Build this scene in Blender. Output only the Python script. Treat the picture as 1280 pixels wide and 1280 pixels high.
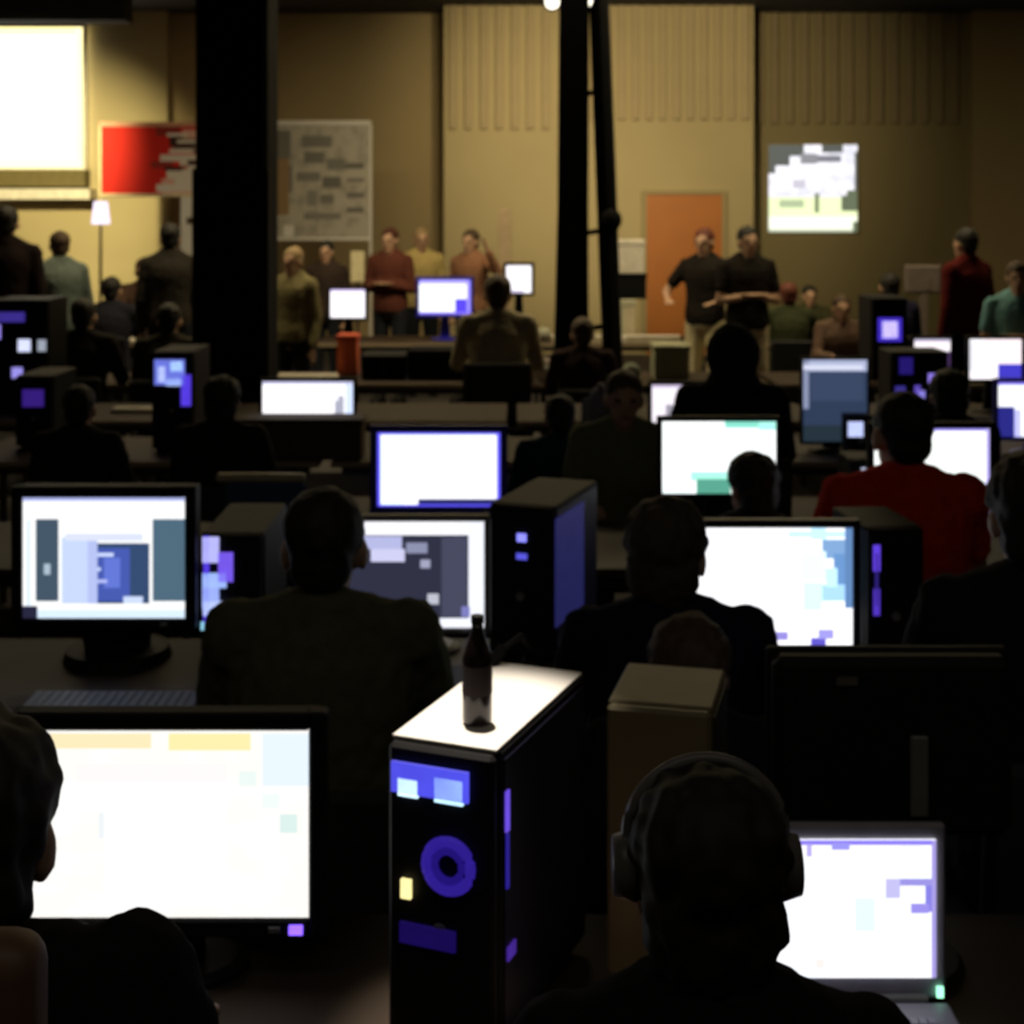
import bpy, bmesh, math, random
from mathutils import Vector, Matrix, noise as mnoise
random.seed(7)
for o in list(bpy.data.objects): bpy.data.objects.remove(o)
SC = bpy.context.scene
C = SC.collection
# ------------------------------------------------------------------ camera
F, HY, H = 1800.0, 258.0, 2.0          # focal length in pixels, horizon row, eye height
cam = bpy.data.cameras.new('camera'); camo = bpy.data.objects.new('camera', cam); C.objects.link(camo)
cam.sensor_width = 36; cam.lens = 36*F/1280; cam.shift_y = (HY-640)/1280
camo.location = (0, 0, H); camo.rotation_euler = (math.pi/2, 0, 0)
cam.clip_start = 0.05; cam.clip_end = 100
cam.dof.use_dof = True; cam.dof.focus_distance = 0.9; cam.dof.aperture_fstop = 50.6/1000/0.0038
SC.camera = camo
# ------------------------------------------------------------------ world, exposure
w = bpy.data.worlds.new('world'); SC.world = w; w.use_nodes = True
w.node_tree.nodes['Background'].inputs[0].default_value = (0.012, 0.011, 0.010, 1)
SC.view_settings.view_transform = 'Standard'; SC.view_settings.look = 'None'
SC.view_settings.exposure = 0; SC.view_settings.gamma = 1; SC.view_settings.use_curve_mapping = False

def P(x, y, D): return Vector(((x-640)*D/F, D, H-(y-HY)*D/F))
def lamp(name, kind, loc, power, col, target=None, **kw):
    l = bpy.data.lights.new(name, kind); l.energy = power; l.color = col
    for k, v in kw.items(): setattr(l, k, v)
    o = bpy.data.objects.new(name, l); C.objects.link(o); o.location = loc
    if target is not None:
        o.rotation_euler = (Vector(target)-Vector(loc)).to_track_quat('-Z', 'Y').to_euler()
    return o
WARM = (1.0, 0.80, 0.45)
# the lamps of the lighting tower and the ceiling, plus two added helpers (fixtures are built below)
lamp('tower_spot_light', 'SPOT', (1.02, 12.25, 4.1), 1050, WARM, P(800, 130, 19.5), spot_size=math.radians(58), spot_blend=0.9, shadow_soft_size=0.08)
lamp('tower_spot_light', 'SPOT', (0.24, 12.25, 4.1), 330, WARM, P(600, 230, 19.5), spot_size=math.radians(50), spot_blend=0.9, shadow_soft_size=0.08)
lamp('ceiling_spot_light', 'SPOT', (-5.6, 14.6, 4.35), 2000, (1.0, 0.84, 0.42), P(70, 260, 20), spot_size=math.radians(48), spot_blend=0.9, shadow_soft_size=0.1)
lamp('back_ceiling_light', 'AREA', (0.0, 12.0, 4.6), 260, WARM, (0.0, 12.6, 0), shape='RECTANGLE', size=9.0, size_y=0.5)
lamp('front_fill_light', 'AREA', (0.0, 0.2, 4.6), 11, (1.0, 0.88, 0.68), (0.0, 1.6, 0), shape='RECTANGLE', size=6.0, size_y=0.6)  # added fill so that backs turned to the camera show

lamp('near_added_spot', 'SPOT', (-0.25, 2.9, 4.55), 900, (1.0, 0.88, 0.72), (-0.05, 2.26, 1.2), spot_size=math.radians(8.5), spot_blend=0.75, shadow_soft_size=0.03)  # added unseen spot that whitens the sheet on the tower
# ------------------------------------------------------------------ materials
MATS = {}
def mat(name, col, rough=0.6, metal=0.0, var=0.25, scale=14.0, bump=0.0, spec=0.5):
    if name in MATS: return MATS[name]
    m = bpy.data.materials.new(name); m.use_nodes = True; nt = m.node_tree; b = nt.nodes['Principled BSDF']
    tc = nt.nodes.new('ShaderNodeTexCoord'); n = nt.nodes.new('ShaderNodeTexNoise')
    n.inputs['Scale'].default_value = scale; n.inputs['Detail'].default_value = 3
    nt.links.new(tc.outputs['Object'], n.inputs['Vector'])
    r = nt.nodes.new('ShaderNodeMix'); r.data_type = 'RGBA'
    r.inputs['A'].default_value = (*[c*(1-var) for c in col], 1); r.inputs['B'].default_value = (*[min(1, c*(1+var)) for c in col], 1)
    nt.links.new(n.outputs['Fac'], r.inputs['Factor']); nt.links.new(r.outputs['Result'], b.inputs['Base Color'])
    b.inputs['Roughness'].default_value = rough; b.inputs['Metallic'].default_value = metal
    b.inputs['Specular IOR Level'].default_value = spec
    if bump:
        bp = nt.nodes.new('ShaderNodeBump'); bp.inputs['Strength'].default_value = bump; bp.inputs['Distance'].default_value = 0.01
        nt.links.new(n.outputs['Fac'], bp.inputs['Height']); nt.links.new(bp.outputs['Normal'], b.inputs['Normal'])
    MATS[name] = m; return m
def cloth(col):
    return mat('cloth_%d_%d_%d' % tuple(int(c*1000) for c in col), col, 0.95, 0, 0.3, 30, 0.2, 0.1)
def glow(name, col, strength):
    key = (name, tuple(col), strength)
    if key in MATS: return MATS[key]
    m = bpy.data.materials.new(name); m.use_nodes = True; nt = m.node_tree; b = nt.nodes['Principled BSDF']
    tc = nt.nodes.new('ShaderNodeTexCoord'); n = nt.nodes.new('ShaderNodeTexNoise'); n.inputs['Scale'].default_value = 25
    nt.links.new(tc.outputs['Object'], n.inputs['Vector'])
    r = nt.nodes.new('ShaderNodeMix'); r.data_type = 'RGBA'
    r.inputs['A'].default_value = (*[c*0.7 for c in col], 1); r.inputs['B'].default_value = (*col, 1)
    nt.links.new(n.outputs['Fac'], r.inputs['Factor'])
    b.inputs['Base Color'].default_value = (0.02, 0.02, 0.02, 1)
    nt.links.new(r.outputs['Result'], b.inputs['Emission Color']); b.inputs['Emission Strength'].default_value = strength
    MATS[key] = m; return m
def screen_mat(name, base, rects=(), strength=1.0, blotch=None, edge=None, print_only=False, blob=5.0):
    """picture on a flat rectangle: rects = (u0,v0,u1,v1,colour), v measured down from the top"""
    m = bpy.data.materials.new(name); m.use_nodes = True; nt = m.node_tree; b = nt.nodes['Principled BSDF']
    N = nt.nodes.new; L = nt.links.new
    tc = N('ShaderNodeTexCoord'); sp = N('ShaderNodeSeparateXYZ'); L(tc.outputs['Generated'], sp.inputs[0])
    u, z = sp.outputs['X'], sp.outputs['Z']
    def mth(op, a, bb):
        q = N('ShaderNodeMath'); q.operation = op
        for i, t in enumerate((a, bb)):
            if isinstance(t, (int, float)): q.inputs[i].default_value = t
            else: L(t, q.inputs[i])
        return q.outputs[0]
    def mix(f, a, bb):
        q = N('ShaderNodeMix'); q.data_type = 'RGBA'
        if isinstance(f, (int, float)): q.inputs['Factor'].default_value = f
        else: L(f, q.inputs['Factor'])
        for k, t in (('A', a), ('B', bb)):
            if isinstance(t, tuple): q.inputs[k].default_value = (*t, 1)
            else: L(t, q.inputs[k])
        return q.outputs['Result']
    cur = tuple(base)
    if blotch:
        n = N('ShaderNodeTexNoise'); n.inputs['Scale'].default_value = blob; n.inputs['Detail'].default_value = 4
        L(tc.outputs['Generated'], n.inputs['Vector'])
        r = N('ShaderNodeValToRGB'); r.color_ramp.elements[0].position = 0.45; r.color_ramp.elements[1].position = 0.62
        L(n.outputs['Fac'], r.inputs[0])
        cur = mix(r.outputs[0], cur, tuple(blotch))
    for (u0, v0, u1, v1, c) in rects:
        k = mth('MULTIPLY', mth('MULTIPLY', mth('GREATER_THAN', u, u0), mth('LESS_THAN', u, u1)),
                mth('MULTIPLY', mth('GREATER_THAN', z, 1-v1), mth('LESS_THAN', z, 1-v0)))
        cur = mix(k, cur, tuple(c))
    if edge:  # rim colour that paints a screen's halo into its picture
        d = mth('MINIMUM', mth('MINIMUM', u, mth('SUBTRACT', 1.0, u)), mth('MINIMUM', z, mth('SUBTRACT', 1.0, z)))
        cur = mix(mth('LESS_THAN', d, edge[0]), cur, tuple(edge[1]))
    if isinstance(cur, tuple): cur = mix(0.0, cur, cur)
    if print_only:
        L(cur, b.inputs['Base Color']); b.inputs['Roughness'].default_value = 0.8
    else:
        b.inputs['Base Color'].default_value = (0.02, 0.02, 0.02, 1); b.inputs['Roughness'].default_value = 0.3
        L(cur, b.inputs['Emission Color']); b.inputs['Emission Strength'].default_value = strength
    return m

M_BLACK = mat('black_plastic', (0.012, 0.012, 0.014), 0.6, spec=0.2)
M_MATTE = mat('black_matte', (0.008, 0.008, 0.009), 0.9, spec=0.1)
M_GREY = mat('grey_plastic', (0.22, 0.22, 0.23), 0.5)
M_BEIGE = mat('beige_plastic', (0.62, 0.55, 0.40), 0.5)
M_CREAM = mat('cream_plastic', (0.80, 0.76, 0.68), 0.5)
M_STEEL = mat('dark_steel', (0.10, 0.10, 0.11), 0.35, 0.9)
M_SILVER = mat('silver_metal', (0.55, 0.55, 0.58), 0.3, 0.9)
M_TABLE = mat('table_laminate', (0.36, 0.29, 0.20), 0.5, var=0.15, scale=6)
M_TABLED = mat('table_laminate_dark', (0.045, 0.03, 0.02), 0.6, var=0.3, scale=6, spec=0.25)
M_WALLR = mat('wall_dark_olive', (0.27, 0.225, 0.115), 0.85, var=0.08, scale=1.2)  # darker tone for the right wall section
M_SLATR = mat('wall_slat_brown', (0.27, 0.215, 0.125), 0.8, var=0.1, scale=3)  # darker slats for the right wall section
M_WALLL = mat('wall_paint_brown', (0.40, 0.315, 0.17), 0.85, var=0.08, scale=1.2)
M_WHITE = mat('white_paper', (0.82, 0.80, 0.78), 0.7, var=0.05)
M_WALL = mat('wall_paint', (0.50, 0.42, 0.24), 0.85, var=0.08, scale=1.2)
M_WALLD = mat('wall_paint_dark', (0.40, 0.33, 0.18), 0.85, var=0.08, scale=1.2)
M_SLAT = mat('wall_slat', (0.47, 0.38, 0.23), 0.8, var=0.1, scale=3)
M_DOOR = mat('orange_door', (0.50, 0.17, 0.03), 0.5, var=0.15, scale=3)
M_CEIL = mat('ceiling_black', (0.03, 0.028, 0.025), 0.95)
M_FLOOR = mat('carpet_dark', (0.045, 0.04, 0.04), 0.95, bump=0.3, scale=120)
M_SKIN = mat('skin', (0.52, 0.32, 0.22), 0.6, var=0.08)
M_SKIND = mat('skin_brown', (0.30, 0.17, 0.11), 0.6, var=0.08)
M_EYE = mat('eye', (0.03, 0.02, 0.02), 0.2)
M_LIP = mat('lip', (0.35, 0.13, 0.11), 0.5)
M_HBLACK = mat('hair_black', (0.012, 0.010, 0.009), 0.7, scale=60, var=0.5)
M_HBROWN = mat('hair_brown', (0.075, 0.045, 0.026), 0.7, scale=60, var=0.5)
M_HTAN = mat('hair_fair', (0.36, 0.25, 0.13), 0.7, scale=60, var=0.4)
M_CHAIR = mat('chair_fabric', (0.03, 0.03, 0.035), 0.9, bump=0.2)

# ------------------------------------------------------------------ mesh helpers
class MB:
    def __init__(s): s.bm = bmesh.new()
    def box(s, c, size, rot=None, bev=0.0, seg=1):
        M = Matrix.Translation(Vector(c)) @ (rot.to_4x4() if rot else Matrix.Identity(4)) @ Matrix.Diagonal((*size, 1))
        r = bmesh.ops.create_cube(s.bm, size=1.0, matrix=M)
        if bev > 0:
            es = list({e for v in r['verts'] for e in v.link_edges})
            bmesh.ops.bevel(s.bm, geom=es, offset=bev, segments=seg, affect='EDGES', profile=0.5)
        return s
    def ring(s, pts): return [s.bm.verts.new(p) for p in pts]
    def loft(s, rings):
        rs = [s.ring(r) for r in rings]; n = len(rs[0])
        for a, b in zip(rs, rs[1:]):
            for i in range(n): s.bm.faces.new((a[i], a[(i+1) % n], b[(i+1) % n], b[i]))
        s.bm.faces.new(rs[0][::-1]); s.bm.faces.new(rs[-1]); return s
    def frame(s, d):
        d = Vector(d).normalized(); up = Vector((0, 0, 1)) if abs(d.z) < 0.95 else Vector((0, 1, 0))
        x = up.cross(d).normalized(); return x, d.cross(x)
    def cyl(s, p0, p1, r0, r1=None, n=12):
        r1 = r0 if r1 is None else r1; p0 = Vector(p0); p1 = Vector(p1); x, y = s.frame(p1-p0)
        return s.loft([[p + r*(x*math.cos(2*math.pi*i/n) + y*math.sin(2*math.pi*i/n)) for i in range(n)] for p, r in ((p0, r0), (p1, r1))])
    def cap(s, p0, p1, r0, r1, n=10):                       # tapered capsule
        p0 = Vector(p0); p1 = Vector(p1); d = (p1-p0).normalized(); x, y = s.frame(d); R = []
        for a in (-80, -50, -20): R.append((p0 + d*r0*math.sin(math.radians(a)), r0*math.cos(math.radians(a))))
        for a in (20, 50, 80): R.append((p1 + d*r1*math.sin(math.radians(a)), r1*math.cos(math.radians(a))))
        return s.loft([[p + r*(x*math.cos(2*math.pi*i/n) + y*math.sin(2*math.pi*i/n)) for i in range(n)] for p, r in R])
    def ell(s, c, r, M=None, u=14, v=9):
        T = Matrix.Translation(Vector(c)) @ Matrix.Diagonal((*r, 1)); T = M @ T if M else T
        bmesh.ops.create_uvsphere(s.bm, u_segments=u, v_segments=v, radius=1.0, matrix=T); return s
    def tube(s, path, r, n=8):
        path = [Vector(p) for p in path]; R = []
        for i, p in enumerate(path):
            d = path[min(i+1, len(path)-1)] - path[max(i-1, 0)]; x, y = s.frame(d)
            R.append([p + r*(x*math.cos(2*math.pi*k/n) + y*math.sin(2*math.pi*k/n)) for k in range(n)])
        return s.loft(R)
    def torus(s, c, ax, R, r, a0=0, a1=360, n=24, m=8):
        x, y = s.frame(ax); c = Vector(c); full = abs(a1-a0) >= 360
        pts = [c + R*(x*math.cos(math.radians(a0+(a1-a0)*i/n)) + y*math.sin(math.radians(a0+(a1-a0)*i/n))) for i in range(n+1)]
        return s.tube(pts, r, m)
    def mesh(s, name, smooth=False):
        bmesh.ops.recalc_face_normals(s.bm, faces=s.bm.faces)
        me = bpy.data.meshes.new(name); s.bm.to_mesh(me); s.bm.free()
        if smooth: me.polygons.foreach_set('use_smooth', [True]*len(me.polygons))
        return me
    def build(s, name, m, parent=None, smooth=False, loc=None):
        return link(name, s.mesh(name, smooth), m, parent, loc)
def link(name, me, m=None, parent=None, loc=None):
    o = bpy.data.objects.new(name, me); C.objects.link(o)
    if me is not None and m is not None:
        if len(me.materials) == 0: me.materials.append(None)
        o.material_slots[0].link = 'OBJECT'; o.material_slots[0].material = m
    if parent: o.parent = parent
    if loc is not None: o.location = loc
    return o
def tag(o, label, cat=None, group=None, kind=None):
    if label: o['label'] = label
    if cat: o['category'] = cat
    if group: o['group'] = group
    if kind: o['kind'] = kind
    return o
def thing(name, label, cat, loc, rz=0.0, group=None, scale=1.0):
    o = bpy.data.objects.new(name, None); C.objects.link(o); o.empty_display_size = 0.1
    o.location = loc; o.rotation_euler = (0, 0, rz); o.scale = (scale,)*3
    return tag(o, label, cat, group)
CACHE = {}
def cached(key, fn):
    if key not in CACHE: CACHE[key] = fn()
    return CACHE[key]
def bx(name, c, s, m, parent=None, bev=0.0, rot=None):
    """box part whose origin lies at its centre; alike boxes share one mesh"""
    key = ('box', tuple(round(v, 4) for v in s), bev)
    me = cached(key, lambda: MB().box((0, 0, 0), s, bev=bev).mesh(name))
    o = link(name, me, m, parent, c)
    if rot: o.rotation_euler = rot
    return o

# ------------------------------------------------------------------ the hall
CEIL = 4.72
fl = bx('floor', (0, 9, -0.05), (19.4, 24.4, 0.1), M_FLOOR); tag(fl, 'dark carpet floor of the hall', kind='structure')
ce = bx('ceiling', (0, 9, CEIL+0.05), (19.4, 24.4, 0.1), M_CEIL); tag(ce, 'black ceiling of the hall', kind='structure')
for sd, xx in (('left', -9.6), ('right', 9.6)):
    tag(bx('wall_'+sd, (xx, 9, CEIL/2), (0.2, 24.4, CEIL), M_WALLD), 'dim khaki side wall of the hall', kind='structure')
tag(bx('wall_front', (0, -3.1, CEIL/2), (19.4, 0.2, CEIL), M_WALLD), 'dim khaki wall behind the camera', kind='structure')
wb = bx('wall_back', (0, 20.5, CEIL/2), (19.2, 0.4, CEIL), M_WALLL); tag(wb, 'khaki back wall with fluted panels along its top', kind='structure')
def wsec(x0, x1, y, m):                      # a section of the wall that stands proud of it
    bx('wall_section', ((x0+x1)/2, (y+20.3)/2-20.5, 0), (x1-x0, 20.3-y, CEIL), m, wb)
XA, XB, XC = P(555, 0, 19.5).x, P(942, 0, 19.5).x, P(1217, 0, 20).x
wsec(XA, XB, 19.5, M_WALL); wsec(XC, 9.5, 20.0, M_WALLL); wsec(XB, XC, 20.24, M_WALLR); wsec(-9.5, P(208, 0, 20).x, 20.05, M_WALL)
def slats(x0, x1, y, ybot, pitch=0.185, m=None):
    z0 = P(0, ybot, y).z; n = int((x1-x0)/pitch)
    for i in range(n):
        hgt = CEIL - z0
        bx('slat', (x0 + (i+0.5)*(x1-x0)/n, y-0.03-20.5, z0 + hgt/2 - CEIL/2), (0.11, 0.06, round(hgt, 3)), m or M_SLAT, wb, 0.012)
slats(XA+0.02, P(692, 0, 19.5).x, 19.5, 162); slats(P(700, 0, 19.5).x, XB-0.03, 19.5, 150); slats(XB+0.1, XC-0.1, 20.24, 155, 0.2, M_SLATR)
# orange door
d0, d1 = P(808, 243, 19.45), P(902, 243, 19.45); dh = d0.z
dr = bx('door_1', ((d0.x+d1.x)/2, 19.46, dh/2), (d1.x-d0.x, 0.06, dh), M_DOOR); tag(dr, 'orange wooden door in the khaki back wall', kind='structure')
for sx in (-1, 1): bx('door_frame', (sx*((d1.x-d0.x)/2+0.03), -0.01, 0), (0.06, 0.1, dh), M_WALLD, dr)
bx('door_frame', (0, -0.01, dh/2+0.03), (d1.x-d0.x+0.12, 0.1, 0.06), M_WALLD, dr)
MB().cyl((0.42, -0.03, -0.05), (0.42, -0.09, -0.05), 0.012).ell((0.38, -0.09, -0.05), (0.06, 0.012, 0.012)).build('door_handle', M_SILVER, dr)
# left end: soffit, ledge and dark band round the bright screen
b0 = P(155, 25, 18); tag(bx('trim_1', ((-9.5+b0.x)/2, 18.2, (b0.z+CEIL)/2), (b0.x+9.5, 0.4, CEIL-b0.z), M_CEIL), 'dark soffit under the ceiling at the left end', kind='structure')
t0, t1 = P(0, 212, 19.8), P(106, 233, 19.8)
tag(bx('trim_2', ((-9.4+t1.x)/2, 19.92, (t0.z+t1.z)/2), (t1.x+9.4, 0.24, t0.z-t1.z), mat('olive_band', (0.16, 0.13, 0.05), 0.8)), 'olive band under the bright screen', kind='structure')
t0, t1 = P(0, 236, 19.7), P(112, 249, 19.7)
tag(bx('trim_3', ((-9.4+t1.x)/2, 19.87, (t0.z+t1.z)/2), (t1.x+9.4, 0.34, t0.z-t1.z), M_CREAM), 'cream ledge under the olive band', kind='structure')

# bright projection screen on the left, picture on the back wall
def wall_screen(label, x0, y0, x1, y1, D, m, fr, mf):
    a, b = P(x0, y0, D), P(x1, y1, D); w_, h_ = b.x-a.x, a.z-b.z
    t = thing('projection_screen', label, 'screen', ((a.x+b.x)/2, D+0.03, b.z))
    bx('screen_surface', (0, 0, h_/2), (w_, 0.02, h_), m, t)
    for sx in (-1, 1): bx('screen_border', (sx*(w_/2+fr/2), 0.0, h_/2), (fr, 0.05, h_), mf, t)
    for zz in (-fr/2, h_+fr/2): bx('screen_border', (0, 0.0, zz), (w_+2*fr, 0.05, fr), mf, t)
    return t
wall_screen('large glowing white screen at the far left of the back wall', -70, 34, 103, 210, 19.9,
            screen_mat('bright_screen', (1, 0.98, 0.88), [(0, 0, 1, 0.06, (1, 0.85, 0.35)), (0.94, 0, 1, 1, (1, 0.85, 0.4)), (0, 0.93, 1, 1, (1, 0.86, 0.42))], 2.2, (1, 1, 1)), 0.05, M_CREAM)
W = (1, 1, 1); G1 = (0.12, 0.15, 0.09); G2 = (0.09, 0.10, 0.09)
wall_screen('projected picture, white above pale green, on the back wall', 961, 181, 1072, 290, 20.17,
            screen_mat('projected_picture', (0.95, 0.93, 1.0), [
                (0, 0.60, 1, 0.87, (0.85, 0.95, 0.55)), (0, 0.82, 1, 1, (0.95, 1, 0.82)), (0, 0.97, 1, 1, (0.5, 0.55, 0.4)),
                (0, 0, 0.24, 0.24, G2), (0.24, 0, 0.40, 0.13, G2), (0.36, 0.10, 0.55, 0.22, (0.25, 0.25, 0.27)), (0.60, 0, 0.84, 0.09, G2), (0.55, 0.12, 0.82, 0.2, (0.2, 0.2, 0.23)),
                (0.97, 0.08, 1, 0.6, G2), (0, 0.24, 0.08, 0.33, G2), (0.52, 0.55, 0.57, 0.78, (0.16, 0.2, 0.1)), (0.82, 0.58, 1, 0.76, G1), (0.88, 0.52, 1, 0.62, G1), (0.27, 0.40, 0.42, 0.5, (0.55, 0.53, 0.6)),
                (0.12, 0.63, 0.4, 0.72, (0.42, 0.5, 0.3)), (0.95, 0.88, 1, 1, G1)], 1.25, (0.72, 0.72, 0.80), blob=6), 0.012, M_WALLD)

# lighting tower in the middle
TW = thing('lighting_tower', 'tall dark lighting tower of two masts in the hall middle', 'light stand', (P(730, 0, 12).x, 12, 0))
tx = P(730, 0, 12).x
MB().loft([[Vector((P(x, 0, 12).x-tx + sx*hw, sy*0.09, z)) for sx, sy in ((-1, -1), (1, -1), (1, 1), (-1, 1))] for x, hw, z in ((714, 0.15, 0.03), (714, 0.14, 0.9), (716, 0.125, 2.0), (718, 0.12, 4.3))]).build('draped_mast', M_MATTE, TW)
MB().tube([(P(770, 0, 12).x-tx, 0, 0.03), (P(763, 0, 12).x-tx, 0, 1.2), (P(757, 0, 12).x-tx, 0, 2.3), (P(746, 0, 12).x-tx, 0, 4.2)], 0.085).build('inclined_mast', M_MATTE, TW)
for z in (0.95, 1.75, 2.9, 3.6): MB().cyl((-0.12, 0, z), (0.2 if z < 2.5 else 0.12, 0, z+0.06), 0.022).build('cross_brace', M_MATTE, TW)
MB().ell((P(762, 0, 12).x-tx, -0.05, P(0, 275, 12).z), (0.10, 0.08, 0.10)).build('cable_bundle', M_MATTE, TW)
bx('base_plate', (0.06, 0, 0.015), (0.9, 0.5, 0.03), M_STEEL, TW, 0.008)
MB().cyl((-0.42, 0, 3.95), (0.46, 0, 3.95), 0.025).build('lamp_bar', M_MATTE, TW)
for lx, ly in ((690, 4), (731, 2)):
    q = P(lx, ly, 12); hd = MB().cyl((q.x-tx, 0.10, q.z), (q.x-tx, -0.06, q.z), 0.055, 0.075, 16).build('lamp_head', M_MATTE, TW, True)
    MB().cyl((q.x-tx, -0.055, q.z), (q.x-tx, -0.065, q.z), 0.06, 0.06, 16).build('lamp_lens', glow('lamp_lens', (1, 0.93, 0.75), 3.0), hd)
    MB().cyl((q.x-tx, 0.02, q.z), (q.x-tx, 0.0, 3.95), 0.012).build('lamp_bracket', M_MATTE, TW)
for lx in (1.02, 0.24):
    MB().cyl((lx-tx, 0.0, 4.12), (lx-tx, 0.17, 4.1), 0.06, 0.085, 16).build('lamp_head', M_MATTE, TW, True)
    MB().cyl((lx-tx, 0.05, 4.1), (lx-tx, 0.0, 3.95), 0.014).build('lamp_bracket', M_MATTE, TW)
# wide black pillar on the left
pl = thing('pillar', 'wide black pillar between the red banner and the white one', 'pillar', (P(297, 0, 9.7).x, 9.7, 0))
pw = 88*9.7/F
bx('pillar_shaft', (0, 0, CEIL/2), (pw, pw, CEIL-0.01), M_MATTE, pl, 0.03)
bx('pillar_foot', (0, 0, 0.08), (pw+0.06, pw+0.06, 0.14), M_MATTE, pl, 0.02)
for sx in (-1, 1): bx('corner_strip', (sx*pw/2, -pw/2, 1.2), (0.03, 0.03, 2.1), M_BLACK, pl, 0.005)
# ceiling fixtures outside the picture, two of them housing added lights
for fx, fy, fw in ((0.0, 12.0, 9.0), (0.0, 0.2, 6.0)):
    t = thing('ceiling_light', 'long dimmed ceiling light over the %s' % ('rear tables' if fy > 10 else 'camera, added as fill light'), 'light', (fx, fy, CEIL-0.1))
    bx('housing', (0, 0, 0.06), (fw+0.1, 0.7, 0.06), M_GREY, t)
    for sy in (-1, 1): bx('side_lip', (0, sy*0.36, 0.03), (fw+0.1, 0.02, 0.12), M_GREY, t)
t = thing('ceiling_spotlight', 'black ceiling spotlight aimed at the left end wall', 'light', (-5.6, 14.5, 4.3))
MB().cyl((0, -0.12, 0.12), (0, 0.06, 0.0), 0.09, 0.11, 16).build('can', M_MATTE, t); MB().cyl((0, -0.1, 0.1), (0, -0.1, 0.42), 0.015).build('yoke', M_MATTE, t)

t = thing('ceiling_spotlight', 'black unseen spotlight added above the nearest row of tables', 'light', (-0.25, 2.92, 4.5))
MB().cyl((0, 0.04, 0.14), (0, 0.0, 0.06), 0.07, 0.08, 16).build('can', M_MATTE, t); MB().cyl((0, 0.03, 0.12), (0, 0.03, 0.22), 0.015).build('yoke', M_MATTE, t)
# banners on stands
def banner(label, x0, y0, x1, y1, D, m, mrail, border=None):
    a, b = P(x0, y0, D), P(x1, y1, D); w_, h_ = b.x-a.x, a.z-b.z
    t = thing('banner', label, 'banner', ((a.x+b.x)/2, D, 0))
    bx('fabric', (0, 0, b.z+h_/2), (w_, 0.015, h_), m, t)
    bx('top_rail', (0, 0, a.z+0.025), (w_+0.06, 0.04, 0.06), mrail, t, 0.01)
    bx('bottom_rail', (0, 0, b.z-0.02), (w_+0.06, 0.04, 0.04), border or mrail, t, 0.01)
    for sx in (-1, 1):
        MB().cyl((sx*(w_/2+0.02), 0.02, 0.02), (sx*(w_/2+0.02), 0.02, a.z), 0.02).build('post', border or mrail, t)
        bx('foot', (sx*(w_/2+0.02), 0.02, 0.01), (0.08, 0.5, 0.02), M_STEEL, t)
    return t
RED = (0.75, 0.02, 0.01); PK = (0.85, 0.5, 0.42); DK = (0.06, 0.02, 0.015); WP = (0.85, 0.78, 0.72)
banner('red banner with white and black ink splashes left of the pillar', 127, 158, 290, 242, 18.0,
       screen_mat('red_banner', RED, [(0.42, 0, 0.6, 0.14, (0.35, 0.03, 0.02)), (0.52, 0.15, 0.8, 0.3, DK), (0.62, 0.05, 0.8, 0.18, PK), (0.45, 0.42, 0.62, 0.52, WP), (0.38, 0.52, 0.55, 0.62, (0.35, 0.03, 0.02)),
            (0.55, 0.3, 0.78, 0.40, (0.3, 0.2, 0.17)), (0.60, 0.42, 1, 0.72, WP), (0.50, 0.66, 0.9, 0.90, WP), (0.46, 0.78, 0.56, 1.0, PK), (0.66, 0.5, 0.74, 0.58, DK), (0.78, 0.2, 1, 0.42, PK), (0.56, 0.9, 1, 1, PK), (0.6, 0.58, 0.66, 0.64, (0.5, 0.15, 0.1)), (0.80, 0.60, 1, 0.8, (0.75, 0.35, 0.33)), (0.50, 0.10, 0.66, 0.15, WP), (0.58, 0.2, 0.78, 0.25, WP), (0.52, 0.34, 0.70, 0.40, WP), (0.56, 0.27, 0.7, 0.32, DK), (0.42, 0.86, 0.75, 0.97, WP), (0.48, 0.60, 0.62, 0.66, DK)], print_only=True), mat('pink_rail', (0.75, 0.38, 0.26), 0.6), mat('pale_rail', (0.8, 0.7, 0.45), 0.6))
g = lambda v: (v, v*0.97, v*0.9)
rr = []
random.seed(3)
for (u0, v0, u1, v1) in ((0, 0.05, 0.16, 0.30), (0.28, 0.1, 0.6, 0.2), (0.30, 0.24, 0.52, 0.34), (0.55, 0.3, 0.75, 0.4), (0.22, 0.42, 0.48, 0.5), (0.5, 0.46, 0.7, 0.56), (0.75, 0.34, 0.95, 0.39),
                         (0.76, 0.47, 0.95, 0.51), (0.76, 0.60, 0.95, 0.65), (0.76, 0.73, 0.95, 0.78), (0.34, 0.58, 0.44, 0.72), (0.48, 0.62, 0.62, 0.7), (0.3, 0.78, 0.7, 0.84), (0.05, 0.36, 0.18, 0.6)):
    rr.append((u0, v0, u1, v1, g(random.uniform(0.16, 0.26))))
rr.append((0.0, 0.30, 0.14, 0.8, (0.30, 0.20, 0.10)))
banner('white banner printed with grey text blocks right of the pillar', 345, 156, 461, 297, 18.0,
       screen_mat('white_banner', (0.50, 0.47, 0.42), rr, print_only=True, blotch=(0.36, 0.34, 0.30), blob=8), M_WHITE)
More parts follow.
